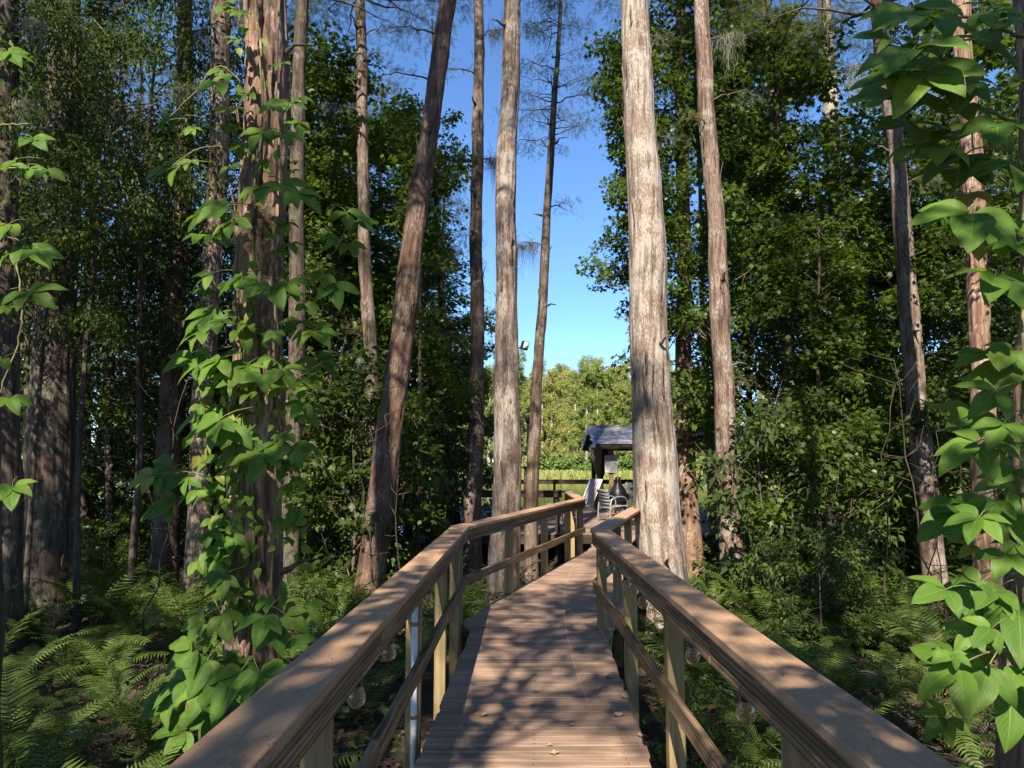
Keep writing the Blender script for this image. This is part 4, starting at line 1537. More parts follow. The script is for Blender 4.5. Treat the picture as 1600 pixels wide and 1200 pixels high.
def trunk_tree(name, label, knots, Y, bark_, height, nr=24, dz=0.1, amp=0.012, crown=None, group=None, seed=0, flare=0.4, cat='tree'):
    """knots: (u, v, width in photo pixels) down the trunk, as seen; Y its distance ahead"""
    pts = []
    for u, v, wd in knots:
        p = at_y(u, v, Y)
        pts.append((p[0], p[1], p[2], wd * Y / F / 2))
    pts.sort(key=lambda q: q[2])
    a, b = pts[0], pts[1]
    sl = [(b[k] - a[k]) / (b[2] - a[2]) for k in (0, 1)]
    gz_ = gh(a[0], Y) - 0.15
    p0 = (a[0] + sl[0] * (gz_ - a[2]), a[1] + sl[1] * (gz_ - a[2]), gz_, a[3] * 1.03)
    y, z_ = pts[-2], pts[-1]
    sl = [(z_[k] - y[k]) / (z_[2] - y[2]) for k in (0, 1)]
    pts = [p0] + pts
    if height > z_[2] + 0.5:
        dzz = height - z_[2]
        pts.append((z_[0] + sl[0] * dzz * 0.6, z_[1] + sl[1] * dzz * 0.6, height, z_[3] * 0.35))
    vis = at_y(800, -60, Y)[2] - gz_
    t_ = thing(name, label, cat, (p0[0], p0[1], gz_), 0, group)
    loc_p = [(p[0] - p0[0], p[1] - p0[1], p[2] - gz_, p[3]) for p in pts]
    LASTP[0] = loc_p
    me = trunk_mesh('trunk', loc_p, nr, dz, vis, amp, seed, flare=flare)
    link('trunk', me, M[bark_], t_)
    if crown:
        for (kind, k, dz_, s) in crown:
            top = loc_p[-1]
            zc_ = top[2] + dz_
            xs = np.interp(zc_, [q[2] for q in loc_p], [q[0] for q in loc_p])
            place_crown(kind, k, t_, (xs, 0, zc_), rnd.uniform(0, 6), s)
    return t_


hi = lambda k, s=1.0, dz_=-7.0: [('cyp', k, dz_, (s, s, s))]
TREES = {}
TPATH = {}
LASTP = [None]
TREES['A'] = trunk_tree('cypress_tree', 'thick reddish cypress on the left wrapped in big leaved vines', [(410, -60, 67), (407, 300, 69), (404, 600, 75), (402, 900, 82)], 6.0, 'bark_red', 15, 150, 0.03, 0.03, hi(0, 1.0, -5), seed=1, flare=0.22)
TPATH['A'] = LASTP[0]
TREES['A2'] = trunk_tree('cypress_tree', 'slim grey trunk rising just behind the vine wrapped cypress', [(472, -40, 20), (466, 300, 23), (457, 700, 27), (455, 900, 30)], 11.5, 'bark_dark', 16, 28, 0.08, 0.014, hi(1), seed=2)
TPATH['A2'] = LASTP[0]
TREES['B'] = trunk_tree('cypress_tree', 'massive dark cypress trunk at the left among the ferns', [(103, -40, 44), (98, 200, 50), (88, 500, 58), (78, 800, 66)], 11.0, 'bark_dark', 17, 110, 0.05, 0.03, hi(2, 1.1), seed=3, flare=0.12)
TPATH['B'] = LASTP[0]
TREES['B2'] = trunk_tree('cypress_tree', 'mossy trunk at the very left edge of the view', [(2, -40, 44), (4, 300, 46), (0, 800, 54)], 9.0, 'bark_dark', 15, 44, 0.06, 0.03, hi(0, 1.0, -4.5), seed=4)
TPATH['B2'] = LASTP[0]
TREES['C'] = trunk_tree('cypress_tree', 'grey trunk left of the vine tree, darker towards its foot', [(291, -40, 21), (286, 300, 28), (268, 600, 34), (256, 850, 40)], 13.5, 'bark_lean', 18, 32, 0.08, 0.016, hi(1, 1.1), seed=5)
TPATH['C'] = LASTP[0]
TREES['C2'] = trunk_tree('cypress_tree', 'pale topped trunk close left of the vine wrapped cypress', [(350, -40, 32), (342, 200, 30), (330, 450, 30), (313, 700, 30), (306, 880, 34)], 12.0, 'bark_brown', 18, 36, 0.07, 0.018, hi(2, 1.1), seed=6)
TPATH['C2'] = LASTP[0]
TREES['C3'] = trunk_tree('cypress_tree', 'thin dark trunk leaning between two thick trunks at left', [(150, 100, 12), (140, 400, 15), (128, 800, 20)], 16, 'bark_dark', 16, 18, 0.12, 0.01, hi(0), seed=7)
TPATH['C3'] = LASTP[0]
TREES['D'] = trunk_tree('cypress_tree', 'straight slender pale brown trunk left of the leaning tree', [(559, -40, 16), (567, 250, 18), (577, 500, 21), (580, 680, 24), (586, 870, 22)], 13, 'bark_brown', 17, 28, 0.08, 0.012, hi(1), seed=8)
TPATH['D'] = LASTP[0]
TREES['E'] = trunk_tree('leaning_cypress', 'red brown cypress leaning strongly to the right over the ferns', [(706, -40, 25), (672, 200, 30), (640, 430, 35), (608, 660, 40), (583, 870, 42)], 11, 'bark_lean', 17, 48, 0.05, 0.018, hi(2, 1.0), seed=9, flare=0.25)
TPATH['E'] = LASTP[0]
TREES['F'] = trunk_tree('cypress_tree', 'reddish trunk with a swollen ring left of the centre', [(747, -40, 16), (746, 250, 18), (746, 500, 21), (744, 555, 26), (743, 600, 22), (741, 780, 26)], 15.5, 'bark_brown', 19, 28, 0.08, 0.014, hi(0, 1.0, -3.5), seed=10)
TPATH['F'] = LASTP[0]
TREES['F2'] = trunk_tree('cypress_tree', 'very thin dark trunk among leaves left of the ringed trunk', [(680, 250, 8), (686, 400, 9), (697, 560, 11), (712, 790, 14)], 18, 'bark_dark', 13, 14, 0.15, 0.008, seed=11)
TPATH['F2'] = LASTP[0]
TREES['G'] = trunk_tree('cypress_tree', 'pale flaking cypress by the left bend carrying a floodlight', [(800, -40, 27), (795, 250, 32), (788, 540, 36), (791, 700, 41), (789, 940, 50)], 10.8, 'bark_shaded', 18, 110, 0.04, 0.012, hi(1, 1.0, -5), seed=12, flare=0.12)
TPATH['G'] = LASTP[0]
TREES['H'] = trunk_tree('cypress_tree', 'thin brown trunk bowing right before the open sky', [(874, 40, 7), (869, 150, 10), (858, 280, 12), (847, 450, 15), (838, 620, 17), (832, 800, 21)], 15, 'bark_brown', 12.5, 24, 0.08, 0.01, [('cyp', 2, -4.2, (0.5, 0.5, 0.55))], seed=13, flare=0.1)
TPATH['H'] = LASTP[0]
TREES['I'] = trunk_tree('cypress_tree', 'broad pale flaking cypress behind the right handrail', [(992, -40, 42), (1000, 200, 52), (1010, 450, 58), (1022, 680, 64), (1036, 880, 74)], 10.4, 'bark_pale', 18, 160, 0.03, 0.013, hi(0, 1.1, -5), seed=14, flare=0.12)
TPATH['I'] = LASTP[0]
TREES['J'] = trunk_tree('cypress_tree', 'dark red trunk standing just right of the broad pale cypress', [(1066, 200, 20), (1068, 500, 23), (1072, 700, 27), (1078, 850, 32)], 15, 'bark_red', 17, 28, 0.09, 0.018, hi(1), seed=15)
TPATH['J'] = LASTP[0]
TREES['J2'] = trunk_tree('cypress_tree', 'thin crooked trunk left of the grey brown trunk', [(1098, 450, 9), (1104, 650, 12), (1114, 800, 15)], 17.5, 'bark_brown', 11, 14, 0.15, 0.01, seed=16)
TPATH['J2'] = LASTP[0]
TREES['K'] = trunk_tree('cypress_tree', 'grey brown trunk with hollow scars right of the pale cypress', [(1094, -40, 24), (1107, 200, 26), (1122, 450, 29), (1136, 700, 33), (1147, 920, 38)], 12, 'bark_brown', 18, 44, 0.06, 0.016, hi(2), seed=17, flare=0.2)
TPATH['K'] = LASTP[0]
TREES['L'] = trunk_tree('cypress_tree', 'slender dark trunk deep in the leaves right of centre', [(1193, -40, 12), (1212, 250, 15), (1228, 500, 17), (1236, 750, 20), (1240, 850, 22)], 15, 'bark_grey', 17, 22, 0.1, 0.012, hi(0), seed=18)
TPATH['L'] = LASTP[0]
TREES['M'] = trunk_tree('cypress_tree', 'sunlit crooked trunk leaning left beside the right vine', [(1374, 40, 24), (1398, 200, 25), (1412, 400, 28), (1432, 600, 30), (1455, 860, 34)], 12, 'bark_brown', 16, 36, 0.07, 0.018, hi(1), seed=19)
TPATH['M'] = LASTP[0]
TREES['N'] = trunk_tree('cypress_tree', 'pale trunk seen high through the leaves at upper right', [(1283, -40, 20), (1297, 150, 24), (1312, 400, 22), (1326, 800, 26)], 19, 'bark_grey', 20, 22, 0.12, 0.014, hi(2), seed=20)
TPATH['N'] = LASTP[0]
TREES['O'] = trunk_tree('cypress_tree', 'shaggy reddish trunk half hidden by the right vine', [(1506, 0, 28), (1518, 250, 28), (1528, 550, 30), (1545, 850, 36)], 9, 'bark_red', 15, 44, 0.06, 0.024, hi(0, 1.0, -4), seed=21)
TPATH['O'] = LASTP[0]
TREES['R'] = trunk_tree('cypress_tree', 'dark trunk at the right frame edge carrying large leaved vines', [(1648, 0, 110), (1650, 500, 120), (1650, 900, 130)], 3.3, 'bark_red', 14, 56, 0.05, 0.02, hi(1, 0.6, -3), seed=22)
TPATH['R'] = LASTP[0]
TREES['S'] = trunk_tree('cypress_tree', 'trunk just outside the left edge that holds a hanging vine', [(-80, 0, 110), (-85, 500, 120), (-85, 900, 130)], 3.9, 'bark_dark', 14, 40, 0.06, 0.02, hi(2, 1.0, -5), seed=23)
TPATH['S'] = LASTP[0]

# ------------------------------------------------------------------ leafy trees behind the trunks
thin_trunk = {}
for k in range(4):
    g = np.random.default_rng(60 + k)
    zz = np.linspace(0, 11, 8)
    P = [(0.12 * math.sin(z * 0.6 + k), 0.1 * math.cos(z * 0.5 + 2 * k) - 0.1 * math.cos(2 * k), z, 0.085 * (1 - z / 14) + 0.01) for z in zz]
    P = [(p[0] - P[0][0], p[1], p[2], p[3]) for p in P]
    thin_trunk[k] = trunk_mesh('trunk', P, 12, 0.3, 99, 0.012, 60 + k, flare=0.5)


def leafy(kind, k, u, Y, s, label, group, zs=None, base=0.0, mat=None, name='broadleaf_tree'):
    x = (u - 800) / F * Y
    t_ = thing(name, label, 'tree', (x, Y, gh(x, Y) - 0.05), rnd.uniform(0, 6.28), group)
    z_ = zs or s
    tr = link('trunk', thin_trunk[k % 4], M['bark_dark'], t_)
    tr.scale = (s, s, z_ * (1.0 if kind in ('gum', 'oak') else 0.3))
    place_crown(kind, k, t_, (0, 0, base), 0, (s, s, z_), True, mat)
    return t_


LG = 'leafy trees in the left thicket'
RG = 'leafy trees in the right thicket'
LL = 'dark leafy tree in the shaded thicket left of the boardwalk'
RL = 'lobed leaved tree in the shaded thicket right of the boardwalk'
# (kind, variant, u, Y, scale, z scale)
left_list = [('oak', 0, -130, 13.0, 0.9, 0.9, 1.2), ('oak', 1, 95, 15.0, 0.9, 0.95, 0.8), ('oak', 2, 190, 14.5, 0.95, 0.95), ('oak', 0, 280, 18.0, 0.95, 0.85), ('oak', 1, 150, 19.5, 1.0, 0.8),
             ('gum', 0, 470, 14.5, 0.85, 0.95), ('gum', 1, 560, 17.5, 0.95, 0.98), ('oak', 2, 400, 17.0, 1.0, 1.0), ('gum', 2, 640, 18.5, 0.85, 0.92), ('gum', 0, 690, 20.5, 0.75, 0.68),
             ('oak', 0, -180, 17.0, 1.1, 1.1), ('oak', 1, 20, 21.0, 1.0, 0.8, 1.6), ('oak', 2, 340, 22.0, 1.0, 0.75), ('gum', 1, 520, 22.0, 1.0, 0.75), ('gum', 2, 620, 23.0, 0.9, 0.8),
             ('oak', 1, -330, 14.0, 1.0, 1.0), ('oak', 2, 260, 23.5, 1.0, 0.7), ('gum', 0, 705, 17.0, 0.55, 0.5),
             ('oak', 0, 215, 12.3, 0.72, 0.9, 1.8), ('oak', 1, 45, 12.6, 0.7, 0.95, 2.2), ('oak', 2, 140, 10.2, 0.5, 0.7, 3.4), ('oak', 1, 60, 9.8, 0.42, 0.6, 2.4), ('gum', 1, 505, 13.6, 0.6, 0.75, 1.6), ('gum', 2, 655, 14.2, 0.55, 0.72, 1.2), ('oak', 0, 385, 14.5, 0.7, 0.85, 2.0), ('gum', 0, 745, 19.5, 0.42, 0.5, 0.6)]
for kind, k, u, Y, s, zs, *bs in left_list:
    leafy(kind, k, u, Y, s, LL, LG, zs, bs[0] if bs else 0.0)
for (u, Y, z0, k, s, lab) in ((635, 19.5, 5.2, 0, 0.8, 'feathery cypress crown behind the leaning trunk'), (528, 18.0, 5.4, 1, 0.75, 'feathery cypress crown left of the slender trunk'), (588, 21.5, 6.2, 2, 0.9, 'feathery cypress far behind the slender trunk'), (692, 22.0, 5.4, 1, 0.75, 'feathery cypress left of the ringed trunk'),
                              (500, 16.0, 4.6, 2, 0.6, 'small feathery cypress right of the vine wrapped cypress'), (250, 20.0, 6.5, 0, 0.9, 'feathery cypress between the left grey trunks'), (1250, 21.0, 7.0, 1, 0.9, 'feathery cypress above the right thicket'), (1130, 18.5, 6.8, 2, 0.7, 'feathery cypress crown behind the scarred trunk')):
    x = (u - 800) / F * Y
    t_ = thing('cypress_tree', lab, 'tree', (x, Y, gh(x, Y) - 0.1), 0)
    tr = link('trunk', thin_trunk[k], M['bark_grey'], t_)
    tr.scale = (s * 1.1, s * 1.1, (z0 + 8.5 * s) / 11.0)
    place_crown('cyp', k, t_, (0, 0, z0), rnd.uniform(0, 6), (s, s, s))
right_list = [('gum', 0, 1175, 16.5, 0.85, 0.95, 1.6), ('gum', 1, 1225, 14.5, 0.85, 0.95, 0.3), ('gum', 2, 1315, 14.5, 0.78, 0.8), ('gum', 0, 1430, 16.0, 1.0, 0.95), ('gum', 1, 1540, 14.0, 1.0, 1.0),
              ('gum', 2, 1170, 19.5, 1.0, 1.05, 2.6), ('oak', 0, 1280, 19.0, 1.0, 0.85), ('gum', 1, 1400, 19.5, 1.1, 0.9), ('oak', 1, 1530, 19.0, 1.1, 1.15), ('gum', 2, 1660, 16.0, 1.05, 1.0),
              ('oak', 2, 1230, 23.0, 1.0, 0.8), ('gum', 0, 1350, 23.5, 1.1, 0.8), ('oak', 0, 1470, 23.0, 1.0, 0.8), ('oak', 1, 1600, 22.5, 1.1, 1.2), ('oak', 2, 1800, 19.0, 1.1, 1.1),
              ('gum', 0, 1545, 11.5, 0.55, 0.62), ('gum', 2, 1290, 13.0, 0.6, 0.6), ('gum', 1, 1018, 14.0, 0.62, 0.85, 1.3), ('gum', 0, 1010, 13.2, 0.5, 0.5, 4.6), ('gum', 2, 1120, 13.5, 0.6, 0.8, 2.6)]
for kind, k, u, Y, s, zs, *bs in right_list:
    leafy(kind, k, u, Y, s, RL, RG, zs, bs[0] if bs else 0.0)

# shrubs and saplings
SL = 'leafy dark shrub under the trees left of the boardwalk'
SR = 'leafy dark shrub under the trees right of the boardwalk'


def shrub(kind, k, x, y, s, zs, label, group, mat=None):
    t_ = thing('shrub' if kind == 'shrub' else 'sapling', label, 'shrub', (x, y, gh(x, y) - 0.05), rnd.uniform(0, 6.28), group)
    place_crown(kind, k, t_, (0, 0, 0), 0, (s, s, zs), True, mat)
    return t_


def in_walk(x, y, m=0.3):
    if y > 15.8 and PX0 - m < x < PX1 + m and y < 27:
        return True
    if y < 17:
        xl = np.interp(y, path_L[:, 1], path_L[:, 0]) - 0.3
        xr = np.interp(y, path_R[:, 1], path_R[:, 0]) + 0.3
        return xl - m < x < xr + m
    return False


cnt = 0
for i in range(600):
    left = i % 2 == 0
    y = rnd.uniform(11.5, 24)
    u = rnd.uniform(-250, 790) if left else rnd.uniform(1020, 1850)
    x = (u - 800) / F * y
    s = rnd.uniform(0.7, 1.15)
    if in_walk(x, y, 0.3 + 1.0 * s):
        continue
    if u > 660 and u < 1080 and y < 16:
        continue
    if 985 < u < 1135 or -60 < u < 50:
        continue
    if 190 < u < 250 and y < 30 and rnd.random() < 0.75:
        continue
    kind = 'shrub' if rnd.random() < 0.6 else 'sapling'
    k = rnd.randrange(3 if kind == 'shrub' else 2)
    shrub(kind, k, x, y, s, s * rnd.uniform(0.8, 1.15), SL if left else SR, 'shrubs left of the boardwalk' if left else 'shrubs right of the boardwalk')
    cnt += 1
    if cnt > 84:
        break
# a few pale sunlit ones
for (u, Y, s, k, lab) in ((520, 12.5, 0.55, 0, 'pale sunlit shrub left of the leaning trunk'), (540, 14.0, 0.8, 1, 'taller pale shrub behind the leaning trunk'), (1270, 9.2, 0.55, 2, 'low dull green shrub beyond the right handrail'), (1330, 9.8, 0.6, 1, 'straggly shrub with drooping leaves right of the handrail'), (1200, 10.4, 0.5, 0, 'small shrub beside the scarred trunk'), (180, 14.0, 0.45, 1, 'low bright shrub left of the dark red brown trunk'), (215, 16.5, 0.5, 0, 'low bright shrub near the lake glimpse at left'), (140, 12.5, 0.42, 2, 'low dull shrub right of the massive dark cypress'), (30, 13.0, 0.45, 0, 'low bright shrub at the far left edge'), (350, 11.0, 0.42, 1, 'low bright shrub behind the vine wrapped cypress'), (490, 9.5, 0.36, 0, 'low bright shrub right of the vine wrapped cypress')):
    x = (u - 800) / F * Y
    shrub('shrub', k, x, Y, s, s, lab, 'understory shrubs', 'bright_leaf' if k != 2 else None)

# ------------------------------------------------------------------ unseen trees behind and beside the viewer, placed to shade the walk
BL = 'unseen leafy tree placed to shade the boardwalk'
for kind, k, x, Y, s, zs, *bs in (('shade', 0, -1.7, -2.4, 0.72, 1.0), ('shade', 1, 4.6, -5.2, 0.85, 1.05), ('shade', 2, 1.9, -1.9, 0.72, 1.0, 1.6), ('shade', 2, -2.2, -5.0, 0.78, 1.5), ('shade', 0, -7.4, -2.2, 0.8, 1.0), ('oak', 0, 6.6, -1.0, 1.0, 1.2), ('oak', 2, -8, -8, 1.2, 1.5),
                              ('oak', 0, 6.2, -10, 1.2, 1.5), ('oak', 1, -5.2, -14, 1.3, 1.7), ('gum', 2, 9.5, -5, 1.1, 1.4), ('gum', 0, -11, -3, 1.1, 1.4), ('oak', 2, 3.0, -15, 1.3, 1.7), ('oak', 0, 8.8, 4.2, 1.0, 1.2), ('oak', 2, -7.4, 6.4, 0.85, 1.1), ('oak', 1, 7.6, 7.0, 0.8, 1.1)):
    t_ = thing('broadleaf_tree', BL, 'tree', (x, Y, gh(x, Y) - 0.1), rnd.uniform(0, 6), 'unseen trees that shade the boardwalk')
    tr = link('trunk', thin_trunk[k], M['bark_dark'], t_)
    tr.scale = (s, s, zs)
    place_crown(kind, k, t_, (0, 0, bs[0] if bs else 0), 0, (s, s, zs))

# ------------------------------------------------------------------ far shore
far_tr = [trunk_mesh('trunk', [(0, 0, -0.6, 0.27), (0.1 * k, 0, 8, 0.19), (0.15 * k, 0.1, 15.5, 0.05)], 8, 0.8, 99, 0.02, 90 + k, flare=0.7) for k in range(3)]
M['bark_far'] = plain('bark_far', (0.34, 0.30, 0.26), 0.9, noise=0.25, scale=1.5, spec=0.1)
FL = 'tall yellow green cypress on the far lake shore'
cnt = 0
for i in range(290):
    y = 103 + (i % 5) * 6 + rnd.uniform(-2.5, 2.5)
    x = rnd.uniform(-92, 85) if i % 2 else rnd.uniform(-14, 30)
    t_ = thing('far_cypress', FL, 'tree', (x, y, gh(x, y) - 0.1), rnd.uniform(0, 6.28), 'cypresses on the far shore')
    s = rnd.uniform(0.84, 1.06) * (1 + (y - 103) * 0.004)
    if rnd.random() < 0.12:
        s *= 1.12
    tr = link('trunk', far_tr[i % 3], M['bark_far'], t_)
    tr.scale = (1, 1, s)
    k = i % 4
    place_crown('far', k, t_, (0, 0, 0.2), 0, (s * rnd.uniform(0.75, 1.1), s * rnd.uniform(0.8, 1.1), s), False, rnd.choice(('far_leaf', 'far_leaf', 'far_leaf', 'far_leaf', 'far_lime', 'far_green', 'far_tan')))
for i in range(60):
    x = rnd.uniform(-14, 30) if i % 2 else rnd.uniform(-60, 70)
    y = 100.5 + rnd.uniform(-0.8, 2.2)
    t_ = thing('shore_shrub', 'rounded green shrub at the foot of the far shore trees', 'shrub', (x, y, gh(x, y)), rnd.uniform(0, 6), 'shrubs on the far shore')
    place_crown('farshrub', i % 2, t_, (0, 0, 0), 0, (1, 1, rnd.uniform(0.4, 1.0)), False, 'reed' if i % 3 == 0 else None)
# reeds along the far water edge
g = np.random.default_rng(77)
nR = 16000
P = np.stack([g.uniform(-45, 60, nR), 94.5 + g.random(nR) * 4.5, np.full(nR, WZ + 0.02)], -1)
BT = (np.array([(0, -0.5, 0), (0, 0.5, 0), (1.0, 0.12, 0.0), (1.0, -0.12, 0)]), np.array([[0, 1, 2, 3]]), None)
nrm = np.stack([g.normal(size=nR) * 0.3, -np.ones(nR), g.normal(size=nR) * 0.4], -1)
fwd = np.stack([g.normal(size=nR) * 0.3, g.normal(size=nR) * 0.2, np.ones(nR)], -1)
V, Q, T, rv = scatter((BT[0] * [1, 0.16, 1], BT[1], None), P, nrm, fwd, g.uniform(0.6, 1.5, nR), g)
o = link('reeds', mesh_np('reeds', V, Q, T, fattr={'rnd': rv}), M['reed'])
tag(o, 'bright yellow green reed bed along the far water edge', 'reeds', kind='stuff')

# ------------------------------------------------------------------ ferns
def frond_mesh(name, seed, n=22, L=1.0, arch=0.9, lod=False):
    g = np.random.default_rng(seed)
    t_ = np.linspace(0, 1, 12)
    ang = R(68) - arch * t_ ** 1.3 * R(95)
    step = L / 11
    X = np.concatenate([[0], np.cumsum(np.cos(ang[:-1]) * step)])
    Z = np.concatenate([[0], np.cumsum(np.sin(ang[:-1]) * step)])
    cur = np.stack([X, 0.04 * np.sin(t_ * 3 + seed), Z], -1)
    mb = MB()
    mb.add(*tube(cur, np.linspace(0.006, 0.0015, 12) * L, 4), r=0.35)
    for i in range(n):
        f = 0.16 + 0.83 * (i + 0.5) / n
        p = np.array([np.interp(f, t_, cur[:, k]) for k in range(3)])
        a = np.interp(f, t_, ang)
        tan = np.array([math.cos(a), 0, math.sin(a)])
        nrm = np.array([-math.sin(a), 0, math.cos(a)])
        l = 0.24 * L * (math.sin(min(1, (f - 0.08) * 2.6) * math.pi / 2) * (1.02 - f) ** 0.62 + 0.05)
        wd = 0.024 * L * (0.6 + 0.5 * (1 - f))
        for s_ in (-1, 1):
            d = np.array([0, s_, 0]) * 0.9 + tan * 0.42 + nrm * g.uniform(-0.22, 0.08)
            d /= np.linalg.norm(d)
            wv_ = tan - d * tan.dot(d)
            wv_ /= np.linalg.norm(wv_)
            up_ = np.cross(d, wv_)
            up_ *= np.sign(up_.dot(nrm)) if up_.dot(nrm) != 0 else 1
            ll = l * g.uniform(0.88, 1.08)
            if lod:
                V = np.array([p - wv_ * wd * 0.5, p + wv_ * wd * 0.5, p + d * ll - nrm * ll * 0.12])
                mb.add(V, None, [[0, 1, 2]], r=g.random())
            else:
                m1 = p + d * ll * 0.5 + nrm * 0.01 * L
                V = np.array([p - wv_ * wd * 0.3, p + wv_ * wd * 0.3, m1 + wv_ * wd * 0.5 - up_ * wd * 0.12, m1 - wv_ * wd * 0.5 - up_ * wd * 0.12, p + d * ll - nrm * ll * 0.14 + tan * ll * 0.1, m1])
                T = [[0, 1, 5], [1, 2, 5], [0, 5, 3], [5, 2, 4], [3, 5, 4]]
                mb.add(V, None, T, r=0.15 + 0.7 * g.random())
    return mb.mesh(name)


FR = [frond_mesh('frond', 40 + k, 24 + 2 * k, 1.0, 0.75 + 0.18 * k) for k in range(4)]


FRD = [frond_mesh('dead_frond', 48 + k, 22, 1.0, 1.1) for k in range(2)]
M['dead_frond'] = leafmat('dead_frond', (0.09, 0.055, 0.03), (0.26, 0.17, 0.09), trans=0.15, rough=0.8, spec=0.1)


def fern_transforms(g, nf):
    out = []
    for q in range(nf):
        a = q * 2 * math.pi / nf + g.uniform(-0.35, 0.35)
        out.append((a, g.uniform(-0.35, 0.25), g.uniform(0.7, 1.15), q % 4))
    return out


def fern_full(name, x, y, s, label, group, nf, proto=None, yaw=0):
    t_ = thing(name, label, 'fern', (x, y, gh(x, y)), yaw, group)
    for (a, tilt, sc_, k) in fern_transforms(rnd, nf):
        f = link('frond', FR[k], M['fern'], t_)
        f.rotation_euler = Euler((rnd.uniform(-0.3, 0.3), tilt, a), 'XYZ')
        f.scale = (s * sc_,) * 3
    for q in range(rnd.choice((0, 0, 1, 2))):
        f = link('dead_frond', FRD[q % 2], M['dead_frond'], t_)
        f.rotation_euler = Euler((rnd.uniform(-0.4, 0.4), rnd.uniform(0.5, 0.95), rnd.uniform(0, 6.28)), 'XYZ')
        f.scale = (s * rnd.uniform(0.6, 0.9),) * 3
    return t_


FLab = 'sword fern with arching fronds on the ground left of the boardwalk'
FRab = 'sword fern with arching fronds on the ground right of the boardwalk'
near = []
tries = 0
while len(near) < 130 and tries < 9000:
    tries += 1
    left = rnd.random() < 0.55
    y = 1.6 + 10.5 * rnd.random() ** 0.8
    u = rnd.uniform(-60, 800) if left else rnd.uniform(960, 1660)
    x = (u - 800) / F * y
    if abs(x) > 7.5 or in_walk(x, y, 0.12):
        continue
    if any((x - a) ** 2 + (y - b) ** 2 < 0.30 for a, b, _ in near):
        continue
    near.append((x, y, left))
for (x, y, left) in near:
    fern_full('fern', x, y, rnd.uniform(0.7, 1.1), FLab if left else FRab, 'ferns left of the boardwalk' if left else 'ferns right of the boardwalk', rnd.randint(6, 9))
# ferns right against the boards
for (x, y, s, lab) in ((-2.0, 2.5, 0.8, 'fern nearest the lower left corner of the view'), (-1.75, 3.1, 0.85, 'large fern left of the near left handrail'), (-2.7, 3.4, 0.9, 'spreading fern in front of the vine at the left'), (-1.5, 2.3, 0.6, 'small fern just below the near left handrail'), (1.75, 7.5, 0.8, 'fern just right of the handrail bend'), (2.45, 7.2, 0.9, 'broad fern in front of the pale cypress foot'), (1.95, 6.5, 0.9, 'fern behind the right handrail posts'), (3.0, 8.0, 0.9, 'fern a step right of the pale cypress foot'), (1.75, 9.0, 0.7, 'fern squeezed between pale cypress and handrail'), (1.42, 4.9, 0.85, 'bright fern pushing up between two right railing posts'), (1.38, 3.9, 0.6, 'small fern at the deck edge by the right post'), (-0.92, 3.5, 0.7, 'fern below the conduit post at the left'),
                       (-0.15, 9.6, 0.8, 'fern behind the second left railing panel'), (0.5, 11.9, 0.8, 'bright fern below the far left railing panel'), (1.5, 6.4, 0.7, 'fern below the right bend of the railing'), (2.6, 8.6, 0.9, 'fern at the foot of the broad pale cypress')):
    fern_full('fern', x, y, s, lab, None, 8)


# whole ferns further off, one mesh each
def fern_mesh(name, seed, nf=7):
    g = np.random.default_rng(seed)
    mb = MB()
    for q in range(nf):
        fm = frond_mesh('tmp', seed * 10 + q, 17, g.uniform(0.75, 1.15), g.uniform(0.7, 1.2), True)
        n = len(fm.vertices)
        co = np.empty(n * 3, np.float32)
        fm.vertices.foreach_get('co', co)
        co = co.reshape(-1, 3)
        rv = np.empty(n, np.float32)
        fm.attributes['rnd'].data.foreach_get('value', rv)
        a = q * 2 * math.pi / nf + g.uniform(-0.3, 0.3)
        ca, sa = math.cos(a), math.sin(a)
        co = np.stack([co[:, 0] * ca - co[:, 1] * sa, co[:, 0] * sa + co[:, 1] * ca, co[:, 2]], -1)
        T = [list(p.vertices) for p in fm.polygons if len(p.vertices) == 3]
        Q = [list(p.vertices) for p in fm.polygons if len(p.vertices) == 4]
        mb.add(co, np.array(Q), np.array(T), r=rv)
        bpy.data.meshes.remove(fm)
    return mb


fmb = [fern_mesh('fern', 70 + k) for k in range(4)]
fme = [m_.mesh('fern') for m_ in fmb]
n = 0
tries = 0
while n < 130 and tries < 5000:
    tries += 1
    left = rnd.random() < 0.5
    y = rnd.uniform(9, 19)
    u = rnd.uniform(-150, 780) if left else rnd.uniform(1000, 1750)
    x = (u - 800) / F * y
    if in_walk(x, y, 0.3):
        continue
    o = link('fern', fme[n % 4], M['fern'], None, (x, y, gh(x, y)))
    s = rnd.uniform(0.8, 1.25)
    o.scale = (s, s, s)
    o.rotation_euler = (0, 0, rnd.uniform(0, 6.28))
    tag(o, 'fern further back in the shade left of the boardwalk' if left else 'fern further back in the shade right of the boardwalk', 'fern', 'far ferns left of the boardwalk' if left else 'far ferns right of the boardwalk')
    n += 1
# low ground cover and leaf litter that nobody could count
g = np.random.default_rng(88)
nl = 26000
yy = 0.5 + 18 * g.random(nl) ** 1.2
xx = g.uniform(-1, 1, nl) * (2.0 + yy * 0.85)
P = np.stack([xx, yy, ground_h(xx, yy) + 0.02 + 0.03 * g.random(nl)], -1)
V, Q, T, rv = scatter(OVAL, P, g.normal(size=(nl, 3)) * 0.4 + [0, 0, 1], g.normal(size=(nl, 3)), g.uniform(0.04, 0.1, nl), g)
o = link('leaf_litter', mesh_np('leaf_litter', V, Q, T, fattr={'rnd': rv}), M['litter'])
tag(o, 'brown fallen leaves covering the forest floor', 'leaf litter', kind='stuff')
nl = 20000
yy = 0.8 + 18 * g.random(nl) ** 1.1
xx = g.uniform(-1, 1, nl) * (2.0 + yy * 0.85)
keep = np.array([not in_walk(a, b, 0.1) for a, b in zip(xx, yy)])
xx, yy = xx[keep], yy[keep]
nl = len(xx)
